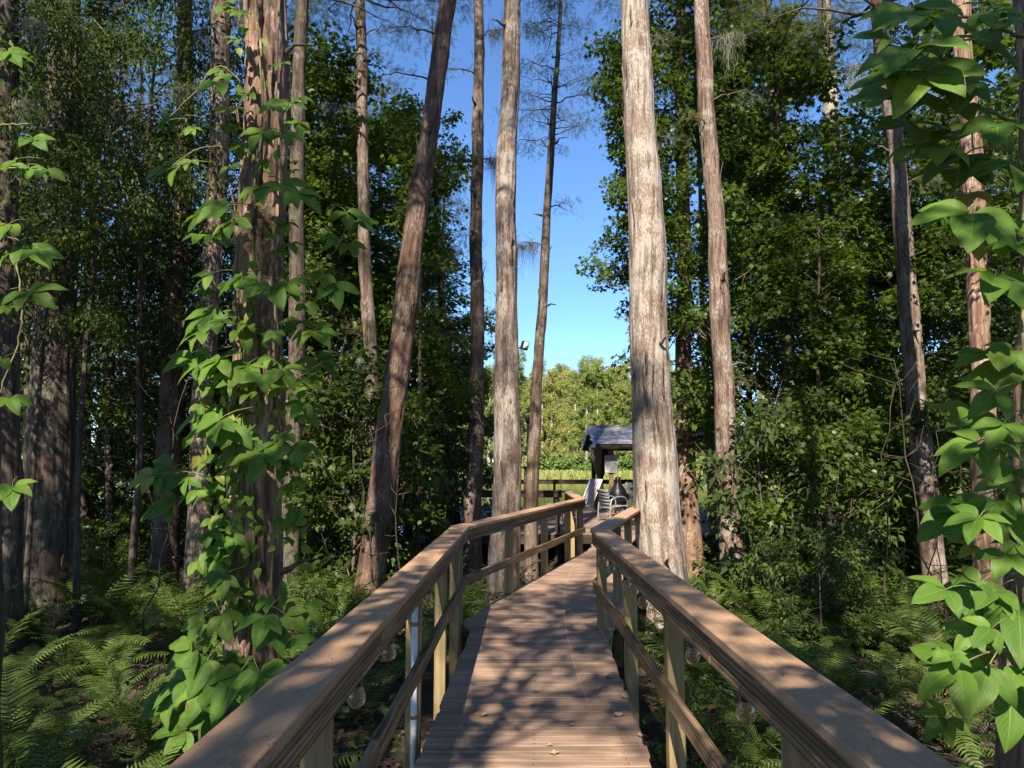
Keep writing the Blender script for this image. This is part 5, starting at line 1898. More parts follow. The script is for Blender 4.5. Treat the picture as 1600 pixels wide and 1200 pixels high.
P = np.stack([xx, yy, ground_h(xx, yy) + 0.05 + 0.35 * g.random(nl) ** 1.5], -1)
V, Q, T, rv = scatter(OVAL, P, g.normal(size=(nl, 3)) * 0.7 + [0, 0, 1], g.normal(size=(nl, 3)) + [0, 0, -0.2], g.uniform(0.05, 0.11, nl), g)
o = link('ground_cover', mesh_np('ground_cover', V, Q, T, fattr={'rnd': rv * 0.6}), M['oval_leaf'])
tag(o, 'low leafy plants covering the ground between the ferns', 'ground cover', kind='stuff')


# ------------------------------------------------------------------ vines with large leaves
def leaflet_mesh(name, seed):
    """one pointed leaflet along X, length about 1"""
    g = np.random.default_rng(seed)
    wd = 0.255 * g.uniform(0.92, 1.1)
    droop = g.uniform(0.3, 0.7)
    k = 10
    f = np.linspace(0, 1, k)
    prof = np.sin(f ** 0.82 * math.pi) ** 0.8 * (1 - 0.22 * f) + 0.015
    prof[-1] = 0.0
    th = -droop * f * 1.2 + 0.12
    st = 1.0 / (k - 1)
    X = 0.05 + np.concatenate([[0], np.cumsum(np.cos(th[:-1]) * st)])
    Z = np.concatenate([[0], np.cumsum(np.sin(th[:-1]) * st)])
    W = np.array([-1, -0.66, -0.33, 0, 0.33, 0.66, 1])
    m_ = len(W)
    px = np.repeat(X[:, None], m_, 1)
    py = W[None] * prof[:, None] * wd
    pz = Z[:, None] + 0.09 * np.abs(W)[None] * prof[:, None] - 0.03 * (W ** 2)[None] + 0.016 * np.sin(f[:, None] * 13 + W[None] * 2 + g.uniform(0, 6)) * np.abs(W[None])
    V = np.stack([px, py, pz], -1).reshape(-1, 3)
    i = np.arange(k - 1)[:, None] * m_
    j = np.arange(m_ - 1)[None, :]
    Q = np.stack([i + j, i + m_ + j, i + m_ + j + 1, i + j + 1], -1).reshape(-1, 4)
    uv = np.stack([np.repeat(W[None], k, 0), np.repeat(f[:, None], m_, 1)], -1).reshape(-1, 2)
    return mesh_np(name, V, Q, uv=uv, smooth=True, fattr={'rnd': np.full(len(V), g.random())})


LFT = [leaflet_mesh('leaflet', 200 + k) for k in range(6)]
LFTy = [leaflet_mesh('leaflet', 220 + k) for k in range(2)]
V, Q, T = tube([(0.06, 0, 0.0), (-0.15, 0, 0.02), (-0.45, 0, -0.05), (-0.85, 0, -0.25)], [0.014, 0.013, 0.014, 0.018], 5)
STALK = mesh_np('leaf', V, Q, T, uv=np.full((len(V), 2), 0.5), smooth=True, fattr={'rnd': np.full(len(V), 0.6)})
STALK.materials.append(M['vine_stem'])


def small_leaf_mesh(name, seed):
    g = np.random.default_rng(seed)
    k = 6
    f = np.linspace(0, 1, k)
    prof = np.sin(f ** 0.6 * math.pi) ** 0.8 * (1 - 0.3 * f)
    prof[0] = 0.12
    prof[-1] = 0
    W = np.array([-1, 0, 1])
    V = np.stack([np.repeat(f[:, None], 3, 1), W[None] * prof[:, None] * 0.36, np.abs(W)[None] * prof[:, None] * 0.1 - 0.25 * f[:, None] ** 2], -1).reshape(-1, 3)
    i = np.arange(k - 1)[:, None] * 3
    j = np.arange(2)[None, :]
    Q = np.stack([i + j, i + 3 + j, i + 3 + j + 1, i + j + 1], -1).reshape(-1, 4)
    uv = np.stack([np.repeat(W[None], k, 0), np.repeat(f[:, None], 3, 1)], -1).reshape(-1, 2)
    return mesh_np(name, V, Q, uv=uv, smooth=True, fattr={'rnd': np.full(len(V), g.random())})


SLm = [small_leaf_mesh('leaf', 35 + k) for k in range(3)]


def orient(o, nrm, fwd, s, p):
    z = Vector(nrm).normalized()
    x = Vector(fwd)
    x = (x - z * x.dot(z)).normalized()
    y = z.cross(x)
    Mx = Matrix((x * s, y * s, z * s)).transposed().to_4x4()
    Mx.translation = p
    o.matrix_local = Mx


def vine_leaf(vine, p, size, nrm, fwd, mesh, mat):
    o = link('leaf', mesh, mat, vine)
    orient(o, nrm, fwd, size, Vector(p) - Vector(vine.location))
    return o


def leaf_at(vine, u, v, Y, px, ang, mat='vine', tiltup=0.5, kmesh=None, face=0.75):
    """leaf whose middle is seen at (u, v); leaflets px long in the photo; ang: where its middle leaflet points, degrees clockwise from straight down"""
    p = at_y(u, v, Y)
    s = px * Y / F * rnd.choice((0.72, 0.85, 0.95, 1.0, 1.08, 1.18))
    a = R(ang)
    fwd = np.array([-math.sin(a), -0.35, -math.cos(a)])
    nrm = np.array([rnd.uniform(-0.3, 0.3) - 0.3 * math.sin(a), -face, tiltup + 0.3])
    o = vine_leaf(vine, p, s, nrm, fwd, STALK, None)
    nl = rnd.choice((3, 3, 3, 4, 5))
    for a_ in {3: (-55, 0, 55), 4: (-75, -26, 22, 66), 5: (-95, -48, 0, 48, 95)}[nl]:
        c = link('leaflet', rnd.choice(LFTy if mat == 'vine_yellow' else LFT), M[mat], o)
        k_ = (1.0 - 0.24 * abs(a_) / 90) * rnd.uniform(0.9, 1.1)
        c.scale = (k_, k_, k_)
        c.rotation_euler = (rnd.uniform(-0.3, 0.3), rnd.uniform(-0.15, 0.2), R(a_ + rnd.uniform(-10, 10)))
    return o


# the vine on the left cypress
tA = TREES['A'].location
vA = thing('climbing_vine', 'large leaved climbing vine growing up the left reddish cypress', 'vine', tuple(at_y(400, 960, 5.7)))
vA.location.z = gh(tA.x, 5.7)


def stem(vine, pts, r=0.008, name='stem', mat='vine_stem'):
    P = np.array(pts, float)
    tt = np.linspace(0, 1, len(P))
    t2 = np.linspace(0, 1, len(P) * 6)
    Q_ = np.stack([np.interp(t2, tt, P[:, k]) for k in range(3)], -1)
    for _ in range(6):
        Q_[1:-1] = (Q_[:-2] + 2 * Q_[1:-1] + Q_[2:]) / 4
    Q_ += np.random.default_rng(len(pts)).normal(size=Q_.shape) * 0.004
    V, Q2, T = tube(Q_ - np.array(vine.location), np.linspace(r, r * 0.6, len(Q_)), 6)
    return link(name, mesh_np(name, V, Q2, T, smooth=True), M[mat], vine)


for xs in ([(392, 990), (398, 800), (384, 640), (402, 480), (390, 330), (415, 180), (398, 20), (402, -80)], [(420, 1000), (428, 820), (436, 650), (428, 480), (440, 300), (430, 120), (440, -40)], [(372, 980), (360, 860), (372, 760), (362, 680), (378, 560), (368, 420)]):
    stem(vA, [at_y(u, v, 5.76 if 375 < u < 430 else 5.84) for u, v in xs], 0.012)
LA_ = [(362, 118, 46, 60), (345, 128, 42, 20), (282, 182, 48, 75), (262, 190, 40, 85), (300, 200, 34, 5), (282, 258, 46, 70), (262, 264, 38, 50), (300, 250, 36, 10), (412, 205, 52, 15), (440, 210, 48, -20), (425, 165, 40, -40),
       (452, 160, 36, -60), (410, 290, 52, 10), (440, 285, 50, -25), (462, 300, 44, -60), (338, 330, 52, 35), (352, 320, 46, 70), (366, 345, 44, 10), (405, 440, 52, 20), (425, 445, 48, -15), (448, 440, 44, -45), (380, 430, 40, 50),
       (328, 490, 52, 60), (318, 515, 50, 40), (345, 500, 46, 5), (322, 555, 50, 65), (305, 560, 46, 40), (345, 560, 44, 10), (388, 570, 50, 15), (412, 585, 46, -10), (440, 575, 46, -30), (470, 590, 44, -50), (495, 560, 42, -60),
       (520, 445, 52, -35), (505, 430, 46, 40), (545, 380, 48, -30), (530, 372, 40, 50), (540, 330, 42, -40), (555, 345, 38, -60), (490, 515, 46, -30), (470, 500, 40, 20), (345, 655, 56, 45), (330, 640, 48, 80), (362, 665, 46, 0),
       (432, 690, 56, 5), (415, 705, 50, 25), (455, 695, 50, -35), (475, 640, 40, -50), (270, 730, 50, 75), (250, 745, 44, 60), (290, 745, 40, 30), (275, 780, 48, 65), (300, 770, 40, 20), (262, 790, 44, 45),
       (318, 965, 58, 60), (335, 985, 52, 30), (345, 960, 46, -20), (305, 1010, 60, 55), (325, 1030, 54, 15), (290, 1060, 56, 60), (318, 1075, 52, 20), (380, 1045, 66, 15), (355, 1060, 60, 45), (405, 1050, 58, -25),
       (268, 1090, 54, 70), (300, 1110, 54, 30), (330, 1120, 50, 5), (425, 985, 54, -30), (445, 960, 48, -55), (462, 1000, 44, -40), (415, 960, 46, 10), (350, 900, 40, 50), (290, 1140, 48, 40), (480, 950, 40, -65)]
for (u, v, px, an) in LA_:
    Y = 5.75 - 0.25 * rnd.random() + (0.12 if abs(u - 405) > 60 else -0.16)
    if v > 900:
        Y -= 0.55
    leaf_at(vA, u, v, Y, px * 1.06, an + rnd.uniform(-12, 12), 'vine')
for (u, v, px, an) in ((372, 715, 30, 10), (366, 930, 30, 30), (462, 705, 30, -60), (238, 742, 40, 75), (362, 170, 30, 20)):
    leaf_at(vA, u, v, 5.5, px, an, 'vine_yellow')
for i in range(86):
    v = rnd.uniform(-10, 940) if i < 30 else (rnd.uniform(300, 1090) if i < 68 else rnd.uniform(60, 760))
    u = 405 + rnd.choice((-1, 1)) * rnd.uniform(10, 62) if i < 30 else (rnd.uniform(305, 385) if i < 68 else rnd.uniform(420, 490))
    leaf_at(vA, u, v, 5.62 + rnd.uniform(-0.1, 0.12), rnd.uniform(24, 38), rnd.uniform(-60, 70), 'vine')
for i in range(230):
    v = rnd.uniform(600, 960)
    u = 355 + rnd.gauss(0, 16) - 12 * math.sin((v - 600) / 60) if i < 150 else rnd.uniform(395, 480)
    if i > 190:
        v = rnd.uniform(-10, 600)
        u = rnd.uniform(368, 445)
    p = at_y(u, v, 5.72 + rnd.uniform(-0.1, 0.05))
    vine_leaf(vA, p, rnd.uniform(13, 24) * 5.7 / F, (rnd.gauss(-0.2, 0.4), -1, rnd.uniform(0, 0.9)), (rnd.gauss(0, 0.8), -0.2, -1), SLm[i % 3], M['vine'] if i % 23 else M['vine_yellow'])
# hanging side shoots
for xs in ([(378, 130), (350, 100), (330, 110), (300, 150), (262, 185)], [(385, 250), (340, 225), (300, 235), (268, 260)], [(440, 450), (480, 420), (520, 400), (548, 340)], [(380, 760), (330, 745), (290, 735), (240, 745)], [(430, 600), (470, 590), (505, 565)]):
    stem(vA, [at_y(u, v, 5.66) for u, v in xs], 0.006)

# the vine on the right
vR = thing('climbing_vine', 'large leaved vine overhanging from the right edge of the view', 'vine', (2.2, 3.2, gh(2.2, 3.2)))
LR_ = [(1420, 10, 84, 30), (1460, 30, 96, 20), (1400, 60, 57, 50), (1500, 60, 103, 15), (1540, 20, 67, -5), (1450, 110, 107, 55), (1490, 130, 98, 45), (1415, 120, 84, 60), (1560, 190, 98, 15), (1475, 200, 60, 60), (1435, 225, 78, 45), (1590, 130, 61, -10), (1500, 260, 92, 40), (1520, 330, 101, 30), (1480, 330, 86, 50), (1560, 350, 97, 15), (1590, 380, 60, 5), (1555, 430, 93, 30), (1545, 550, 93, 80), (1590, 570, 83, 45), (1585, 545, 61, 95), (1520, 640, 65, 70), (1560, 655, 73, 55), (1530, 690, 84, 75), (1590, 690, 61, 10), (1500, 790, 88, 80), (1530, 800, 73, 60), (1555, 780, 56, 45), (1580, 800, 77, 5), (1590, 850, 50, 20), (1480, 920, 89, 80), (1520, 930, 82, 60), (1560, 920, 57, 70), (1590, 940, 90, 25), (1520, 980, 50, 60), (1490, 1020, 53, 70), (1545, 1040, 71, 55), (1570, 1055, 99, 20), (1500, 1040, 89, 85), (1590, 1040, 57, -5), (1530, 1010, 49, 110), (1590, 1110, 63, 10), (1480, 1120, 47, 60), (1560, 610, 89, 60)]
for q_ in range(14):
    LR_.append((rnd.uniform(1500, 1600), rnd.uniform(600, 1150), rnd.uniform(45, 70), rnd.uniform(0, 80)))
for q_ in range(20):
    LR_.append((rnd.uniform(1390, 1600), rnd.uniform(-10, 270), rnd.uniform(55, 95), rnd.uniform(0, 65)))
for (u, v, px, an) in LR_:
    Y = rnd.uniform(2.55, 3.15) if u < 1570 else rnd.uniform(2.8, 3.2)
    leaf_at(vR, u, v, Y, px * (1.15 if v < 260 else 0.95), an + rnd.uniform(-10, 10), 'vine', tiltup=0.35 + 0.5 * rnd.random())
for (u, v, px, an) in ((1560, 340, 60, 10), (1535, 370, 60, 30), (1520, 850, 45, 60), (1515, 300, 55, 30)):
    leaf_at(vR, u, v, 3.1, px, an, 'vine_yellow')
for xs in ([(1600, 1150), (1602, 900), (1595, 650), (1600, 400), (1598, 150), (1602, -60)], [(1600, 60), (1530, 30), (1450, 20)], [(1600, 200), (1540, 170), (1470, 160)], [(1600, 640), (1570, 690), (1540, 690)], [(1600, 1010), (1570, 1020), (1530, 1020)], [(1600, 900), (1560, 890), (1500, 900)]):
    stem(vR, [at_y(u, v, 3.02) for u, v in xs], 0.009)
# the hanging vine at the left edge
vS = thing('climbing_vine', 'hanging vine with broad leaves at the left edge of the view', 'vine', (-2.75, 3.8, gh(-2.75, 3.8)))
for (u, v, px, an) in ((25, 250, 46, 80), (45, 262, 52, -20), (70, 265, 48, -65), (15, 350, 60, 10), (40, 385, 50, -60), (60, 390, 46, -35), (10, 400, 50, 40), (45, 455, 50, -70), (10, 480, 50, 10), (10, 80, 40, -60), (50, 215, 44, -50), (15, 620, 55, -40), (20, 760, 50, -30), (5, 560, 50, 20)):
    leaf_at(vS, u, v, 3.9 + rnd.uniform(-0.15, 0.15), px, an, 'vine')
for xs in ([(22, 380), (30, 430), (38, 500), (20, 560), (-10, 640)], [(-40, 268), (20, 264), (44, 262)], [(-40, 198), (45, 194)]):
    stem(vS, [at_y(u, v, 3.95) for u, v in xs], 0.007)

# ------------------------------------------------------------------ peeling bark strips and broken limb stubs on the nearer trunks
STRIP = []
for k in range(5):
    g = np.random.default_rng(1200 + k)
    n = 8
    t_ = np.linspace(0, 1, n)
    wd = 0.011 * (0.5 + np.sin(t_ * math.pi) ** 0.6)
    lift = (0.028 + 0.03 * g.random()) * np.abs(t_ - 0.35 - 0.2 * g.random()) ** 1.6 * 2.2
    xo = np.cumsum(g.normal(size=n) * 0.003)
    A = np.stack([lift, xo - wd, t_ - 0.5], -1)
    B = np.stack([lift + 0.004, xo + wd, t_ - 0.5], -1)
    Cc = np.stack([lift - 0.006, xo, t_ - 0.5], -1)
    V = np.concatenate([A, B, Cc])
    Q = [[q, q + 1, n + q + 1, n + q] for q in range(n - 1)] + [[q, 2 * n + q, 2 * n + q + 1, q + 1] for q in range(n - 1)] + [[n + q, n + q + 1, 2 * n + q + 1, 2 * n + q] for q in range(n - 1)]
    STRIP.append(mesh_np('bark_strip', V, Q, smooth=False))
M['strip'] = plain('peeling_bark', (0.20, 0.14, 0.105), 0.9, noise=0.45, scale=25, spec=0.1)
STUB = []
for k in range(3):
    g = np.random.default_rng(1300 + k)
    STUB.append(mesh_np('limb_stub', *tube([(-0.05, 0, 0), (0.05, 0, 0.01), (0.13, 0.01, 0.03 + 0.02 * k), (0.2 + 0.05 * k, 0.03, 0.03)], [0.032, 0.024, 0.015, 0.007], 7), smooth=True))
for key, ns, nb in (('A', 34, 2), ('B', 18, 2), ('C', 8, 2), ('C2', 10, 2), ('D', 8, 3), ('E', 20, 2), ('F', 8, 2), ('G', 18, 2), ('H', 6, 3), ('I', 30, 2), ('J', 10, 1), ('K', 18, 3), ('L', 6, 2), ('M', 14, 3), ('O', 18, 1), ('B2', 10, 1)):
    t_ = TREES[key]
    q = np.array(TPATH[key])
    zt = at_y(800, -30, t_.location.y)[2] - t_.location.z
    for n in range(ns + nb):
        z = rnd.uniform(0.5, zt)
        a = rnd.uniform(math.pi * 0.95, math.pi * 2.05)
        r = np.interp(z, q[:, 2], q[:, 3])
        cx_, cy_ = np.interp(z, q[:, 2], q[:, 0]), np.interp(z, q[:, 2], q[:, 1])
        if n < ns:
            o = link('bark_strip', STRIP[n % 5], M['strip'], t_, (cx_ + (r + 0.006) * math.cos(a), cy_ + (r + 0.006) * math.sin(a), z))
            l = rnd.uniform(0.15, 0.5)
            o.scale = (rnd.uniform(0.7, 1.3), rnd.uniform(0.6, 1.5), l)
            o.rotation_euler = (rnd.uniform(-0.06, 0.06), 0, a)
        else:
            o = link('limb_stub', STUB[n % 3], M['branch'], t_, (cx_ + r * math.cos(a), cy_ + r * math.sin(a), z))
            o.rotation_euler = (0, rnd.uniform(-0.5, 0.3), a)

# ------------------------------------------------------------------ Spanish moss
def moss_mesh(name, seed, n=46, L=0.6):
    g = np.random.default_rng(seed)
    mb = MB()
    for i in range(n):
        k = 9
        a0 = g.normal() * 0.10
        l = L * g.uniform(0.2, 1.0) * math.exp(-(a0 / 0.16) ** 2)
        z = np.linspace(0, -l, k)
        x = a0 * (1 + 0.3 * z / L) + np.cumsum(g.normal(size=k) * 0.03)
        y = g.normal() * 0.05 + np.cumsum(g.normal(size=k) * 0.03)
        wd = np.linspace(0.0042, 0.0015, k)
        a = g.uniform(0, 6)
        A = np.stack([x - math.cos(a) * wd, y - math.sin(a) * wd, z], -1)
        B = np.stack([x + math.cos(a) * wd, y + math.sin(a) * wd, z], -1)
        mb.add(np.concatenate([A, B]), np.array([[q, k + q, k + q + 1, q + 1] for q in range(k - 1)]), None, r=g.random())
    return mb.mesh(name)


MS = [moss_mesh('moss', 900 + k, 60 + 10 * k, 0.35 + 0.14 * k) for k in range(4)]


def limb(key, v, reach, up=0.15, depth=-0.25, moss=2, r=0.018):
    """a thin dead limb on a trunk at the height seen at v, with strands of moss hanging from it"""
    t_ = TREES[key]
    Y = t_.location.y
    z = at_y(800, v, Y)[2]
    q = TPATH[key]
    lz = z - t_.location.z
    x0 = t_.location.x + np.interp(lz, [a[2] for a in q], [a[0] for a in q])
    g = np.random.default_rng(int(abs(v) * 7 + Y * 3) + 1)
    tt = np.linspace(0, 1, 9)
    P = np.stack([x0 + reach * tt, Y + depth * tt, z + up * np.sin(tt * 2.2) - 0.18 * abs(reach) * tt ** 2], -1)
    P[1:] += g.normal(size=(8, 3)) * 0.025
    mb = MB()
    org = np.array(t_.location)
    mb.add(*tube(P - org, np.linspace(r, 0.004, 9), 6))
    for _ in range(4):
        a = g.integers(3, 9)
        e = P[a] + g.normal(size=3) * [0.22, 0.15, 0.16]
        mb.add(*tube(np.array([P[a], (P[a] + e) / 2 + g.normal(size=3) * 0.03, e]) - org, [0.006, 0.004, 0.002], 4))
    link('dead_limb', mb.mesh('dead_limb', True), M['branch'], t_)
    ns = 60
    f_ = g.uniform(0.3, 1.0, ns)
    C_ = np.stack([np.interp(f_, tt, P[:, k]) for k in range(3)], -1) + g.normal(size=(ns, 3)) * [0.16, 0.14, 0.10] - org
    fw = np.stack([np.sign(reach) * 0.6 + g.normal(size=ns) * 0.7, g.normal(size=ns) * 0.5, -0.5 - g.random(ns)], -1)
    V_, Q_, T_, rv_ = scatter(BLADE, C_, g.normal(size=(ns, 3)) * 0.6 + [0, -0.4, 0.7], fw, g.uniform(0.08, 0.17, ns), g)
    link('spray', mesh_np('spray', V_, Q_, T_, fattr={'rnd': rv_}), M['needle'], t_)
    moss = moss if g.random() < 0.5 else 0
    for m in range(moss):
        f = 0.45 + 0.5 * (m + rnd.random()) / max(1, moss)
        p = np.array([np.interp(f, tt, P[:, k]) for k in range(3)])
        o = link('spanish_moss', MS[rnd.randrange(4)], M['moss'], None, tuple(p))
        s = rnd.uniform(0.6, 1.15)
        o.scale = (s, s, s * rnd.uniform(0.8, 1.4))
        o.rotation_euler = (0, 0, math.atan2(depth, reach) + rnd.uniform(-0.3, 0.3))
        tag(o, 'grey Spanish moss hanging in strands from a dead limb', 'moss', 'Spanish moss hanging in the trees')


for a in (('B2', 60, 0.7), ('B2', 180, 0.6), ('B2', 300, 0.5), ('B', 60, 0.9), ('B', 130, 1.3), ('B', 190, 1.35, 0.25, -0.4, 1), ('B', 40, -0.6), ('C', 90, -0.8), ('C', 60, 0.6), ('C2', 40, 0.5), ('C2', 150, -0.7), ('D', 60, 0.8), ('D', 180, -0.6), ('D', 100, 0.5), ('E', 130, -0.9), ('E', 60, -0.8),
          ('F', 120, -0.8), ('F', 260, 0.5), ('F', 60, 0.6), ('H', 110, -0.9), ('H', 160, 0.9), ('H', 230, -0.8), ('H', 330, 0.4), ('H', 390, -0.6), ('I', 60, 0.55, 0.1, 0.1), ('I', 210, 0.5, 0.05, 0.1), ('K', 70, 0.7), ('K', 160, 0.8), ('K', 200, -0.5), ('L', 90, 0.8), ('L', 200, 0.7), ('M', 150, 0.7), ('M', 250, 0.9), ('M', 120, -0.9), ('M', 290, 0.7),
          ('N', 60, -1.0), ('N', 140, 0.9), ('O', 200, -0.6), ('O', 300, 0.5), ('C3', 300, 0.8, 0.1, -0.2, 0), ('C3', 450, -0.7, 0.1, -0.2, 0), ('J', 380, 0.5, 0.1, -0.1, 1), ('E', 420, 0.5, 0.1, -0.2, 0), ('D', 520, -0.4, 0.1, -0.2, 1), ('K', 600, 0.4, 0.1, -0.2, 0)):
    limb(*a)
M_B = M['branch']

# ------------------------------------------------------------------ floodlight on the pale cypress
p = at_y(806, 544, 10.75)
fl_ = thing('floodlight', 'small black floodlight mounted on the pale trunk left of centre', 'light', tuple(p))
q = at_y(820, 540, 10.7) - p
V, Q, T = tube([(-0.03, 0, -0.01), (0.03, 0, 0.0), (q[0] - 0.02, q[1], q[2] - 0.02)], 0.014, 8)
link('arm', mesh_np('arm', V, Q, T, smooth=True), M['black'], fl_)
V, Q = lathe([(0.0, -0.03), (0.045, -0.03), (0.05, -0.005), (0.03, 0.0)], 12)
o = link('mount', mesh_np('mount', V, Q, smooth=True), M['black'], fl_)
o.rotation_euler = (0, R(90), 0)
me = board_mesh('lamp_head', 0.10, 0.09, 0.13, bev=0.012)
o = link('lamp_head', me, M['black'], fl_, tuple(q))
o.rotation_euler = (R(10), R(14), R(25))
V, Q = boxV(-0.038, 0.038, -0.004, 0.004, -0.05, 0.05)
o2 = link('lens', mesh_np('lens', V, Q), M['pvc'], fl_, tuple(np.array(q) + [0.018, -0.047, -0.006]))
o2.rotation_euler = (R(10), R(14), R(25))

# ------------------------------------------------------------------ thin bare stems in the understory
BS = []
for k in range(4):
    g = np.random.default_rng(700 + k)
    mb = MB()
    n = 12
    P = np.stack([np.cumsum(g.normal(size=n) * 0.05), np.cumsum(g.normal(size=n) * 0.04), np.linspace(0, 3.4, n)], -1)
    P[:, :2] -= P[0, :2]
    mb.add(*tube(P, np.linspace(0.015, 0.004, n), 6))
    for _ in range(9):
        a = g.integers(4, n)
        e = P[a] + np.array([g.normal() * 0.4, g.normal() * 0.3, g.uniform(0.0, 0.5)])
        mb.add(*tube(np.array([P[a], (P[a] + e) / 2 + g.normal(size=3) * 0.05, e]), [0.008, 0.005, 0.002], 4))
    BS.append(mb.mesh('bare_sapling', True))
n = 0
while n < 26:
    right = n % 3 != 0
    y = rnd.uniform(8.5, 16)
    u = rnd.uniform(1130, 1520) if right else rnd.uniform(30, 700)
    x = (u - 800) / F * y
    if in_walk(x, y, 0.3):
        continue
    o = link('bare_sapling', BS[n % 4], M['bark_twig'], None, (x, y, gh(x, y) - 0.05))
    o.rotation_euler = (rnd.uniform(-0.15, 0.15), rnd.uniform(-0.2, 0.2), rnd.uniform(0, 6))
    sc_ = rnd.uniform(0.6, 1.15)
    o.scale = (sc_, sc_, sc_)
    tag(o, 'thin bare sapling in the understory', 'sapling', 'bare saplings in the understory')
    n += 1
for (x, y, s_, lab) in ((1.30, 5.5, 0.30, 'broad leaved plant growing between the far right railing posts'), (1.42, 4.3, 0.26, 'bright leafy plant below the right railing'), (1.36, 3.4, 0.3, 'leafy plant at the deck edge in the right foreground'), (1.55, 2.6, 0.3, 'leafy plant under the near right handrail'), (-0.85, 4.2, 0.22, 'low leafy plant behind the conduit at the left')):
    shrub('shrub', rnd.randrange(3), x, y, s_, s_ * 1.0, lab, None, 'bright_leaf')

# ------------------------------------------------------------------ fallen branches, screws and needles on the boards
for n, (x, y) in enumerate(((-2.6, 3.4), (-3.6, 5.2), (-1.6, 5.0), (-4.6, 7.4), (-2.2, 8.6), (2.4, 4.4), (3.4, 5.8), (2.6, 6.6), (4.6, 7.6), (3.4, 8.8), (5.6, 9.4), (1.9, 5.4))):
    g = np.random.default_rng(800 + n)
    k = 12
    L_ = g.uniform(0.9, 2.2)
    P = np.stack([np.linspace(0, L_, k), np.cumsum(g.normal(size=k) * 0.03), 0.10 + 0.05 * g.random() + np.cumsum(g.normal(size=k) * 0.02) + np.linspace(0, g.uniform(0, 0.5), k)], -1)
    mb = MB()
    mb.add(*tube(P, np.linspace(g.uniform(0.014, 0.03), 0.005, k), 6))
    for _ in range(5):
        a = g.integers(3, k)
        e = P[a] + np.array([g.uniform(0.1, 0.4), g.normal() * 0.2, g.uniform(-0.05, 0.25)])
        mb.add(*tube(np.array([P[a], (P[a] + e) / 2 + g.normal(size=3) * 0.03, e]), [0.008, 0.005, 0.002], 5))
    o = link('fallen_branch', mb.mesh('fallen_branch', True), M['branch'], None, (x, y, gh(x, y)))
    o.rotation_euler = (0, 0, g.uniform(0, 6.28))
    tag(o, 'fallen branch among the ferns', 'branch', 'fallen branches on the forest floor')
mb = MB()
for (a, b) in edges:
    if a[1] > 10.5:
        break
    for off in (0.1, 0.5, 0.9):
        for e in (0.035, 0.105):
            p = a + (b - a) * (off + rnd.uniform(-0.006, 0.006))
            V, Q = lathe([(0.0, 0.0004), (0.0042, 0.0004), (0.005, -0.0008)], 6)
            mb.add(V + [p[0] + rnd.uniform(-0.004, 0.004), p[1] + e, 0.0024], Q)
o = link('deck_screws', mb.mesh('deck_screws'), M['screw'], bw)
tag(o, kind='stuff')
g = np.random.default_rng(99)
nn_ = 1500
yy = 0.6 + 11 * g.random(nn_)
xl = np.interp(yy, path_L[:, 1], path_L[:, 0])
xr = np.interp(yy, path_R[:, 1], path_R[:, 0])
f = g.random(nn_)
f = np.where(g.random(nn_) < 0.5, np.where(f < 0.5, f * 0.3, 1 - (1 - f) * 0.3), f)
P = np.stack([xl + 0.02 + (xr - xl - 0.04) * f, yy, np.full(nn_, 0.0045)], -1)
BT2 = (np.array([(0, -0.03, 0), (0, 0.03, 0), (1.0, 0.02, 0.02), (1.0, -0.02, 0.02)]), np.array([[0, 1, 2, 3]]), None)
V, Q, T, rv = scatter(BT2, P, g.normal(size=(nn_, 3)) * 0.06 + [0, 0, 1], g.normal(size=(nn_, 3)), g.uniform(0.012, 0.04, nn_), g)
o = link('fallen_needles', mesh_np('fallen_needles', V, Q, T, fattr={'rnd': rv}), M['dead_frond'])
tag(o, 'thin brown needles and chaff scattered over the boardwalk', 'needles', kind='stuff')

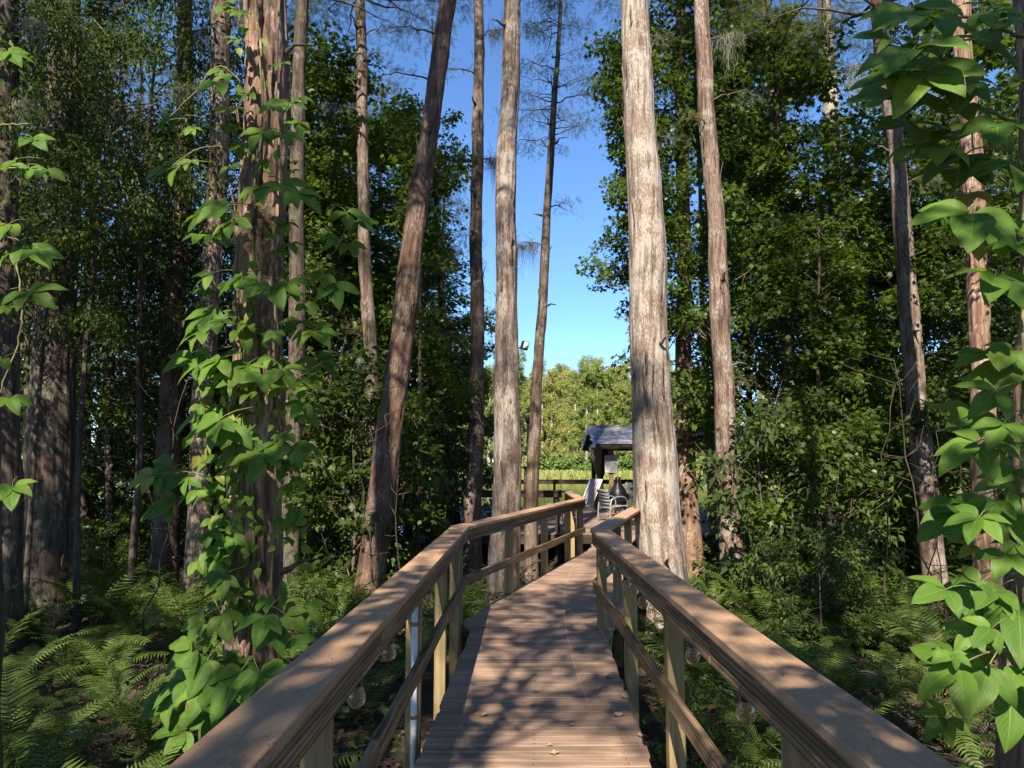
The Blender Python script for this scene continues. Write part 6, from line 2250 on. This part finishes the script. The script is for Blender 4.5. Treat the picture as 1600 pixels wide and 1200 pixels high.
# ------------------------------------------------------------------ each repeat told apart by what it stands beside
ANCH = [(TREES[k].location.x, TREES[k].location.y, p_) for k, p_ in (('A', 'the vine wrapped cypress'), ('B', 'the massive dark cypress'), ('B2', 'the mossy far left trunk'), ('C', 'the grey trunk'), ('C2', 'the pale topped trunk'), ('D', 'the straight slender trunk'), ('E', 'the leaning red brown cypress'),
        ('F', 'the ringed trunk'), ('G', 'the floodlight cypress'), ('H', 'the bowed thin trunk'), ('I', 'the broad pale cypress'), ('J', 'the dark red trunk'), ('K', 'the scarred grey brown trunk'), ('L', 'the slender dark trunk'), ('M', 'the sunlit crooked trunk'), ('N', 'the high pale trunk'), ('O', 'the shaggy reddish trunk'), ('R', 'the right edge vine tree'), ('S', 'the left edge vine tree'))]
ANCH += [(-8, 20, 'the left lake shore'), (-13, 16, 'the farthest left thicket'), (9, 21, 'the right lake shore'), (14, 16, 'the farthest right thicket'), (1.0, 3.0, 'the near right handrail'), (RB[0], RB[1], 'the right handrail bend'), (-0.7, 2.6, 'the near left handrail'), (-0.75, 4.7, 'the white conduit'), (LB[0], LB[1], 'the left handrail bend'), (2.5, 22, 'the pavilion')]
RANK = ['nearest', 'second nearest', 'third nearest', 'fourth nearest', 'fifth nearest', 'sixth nearest', 'seventh nearest', 'eighth nearest', 'ninth nearest', 'tenth nearest', 'eleventh nearest', 'twelfth nearest', 'thirteenth nearest', 'fourteenth nearest', 'fifteenth nearest', 'sixteenth nearest']
NOUN = {'ferns left of the boardwalk': 'sword fern', 'ferns right of the boardwalk': 'sword fern', 'far ferns left of the boardwalk': 'small looking fern', 'far ferns right of the boardwalk': 'small looking fern', 'shrubs left of the boardwalk': None, 'shrubs right of the boardwalk': None,
        'leafy trees in the left thicket': 'dark leafy tree', 'leafy trees in the right thicket': 'lobed leaved tree', 'bare saplings in the understory': 'thin bare sapling', 'Spanish moss hanging in the trees': 'hanging moss tuft', 'fallen branches on the forest floor': 'fallen branch'}
buck = {}
for o in list(sc.objects):
    gname = o.get('group')
    if o.parent is None and gname in NOUN:
        noun = NOUN[gname] or ('leafy dark shrub' if o.name.startswith('shrub') else 'lobed leaved sapling')
        x, y = o.location.x, o.location.y
        ax, ay, ph = min(ANCH, key=lambda a: (a[0] - x) ** 2 + (a[1] - y) ** 2)
        dx, dy = x - ax * y / max(0.5, ay), y - ay
        dr = ('to the left of' if dx < 0 else 'to the right of') if abs(dx) > 0.45 * abs(dy) else ('behind' if dy > 0 else 'in front of')
        buck.setdefault((noun, dr, ph), []).append((math.hypot(x - ax, y - ay), o.name, o))
for (noun, dr, ph), L in buck.items():
    L.sort(key=lambda q: q[:2])
    for k, (_, _, o) in enumerate(L):
        o['label'] = ('%s, %s %s %s' % (noun, RANK[k], dr, ph)) if len(L) > 1 and k < 16 else ('%s %s %s' % (noun, dr, ph) if len(L) == 1 else '%s, farthest %s %s' % (noun, dr, ph))
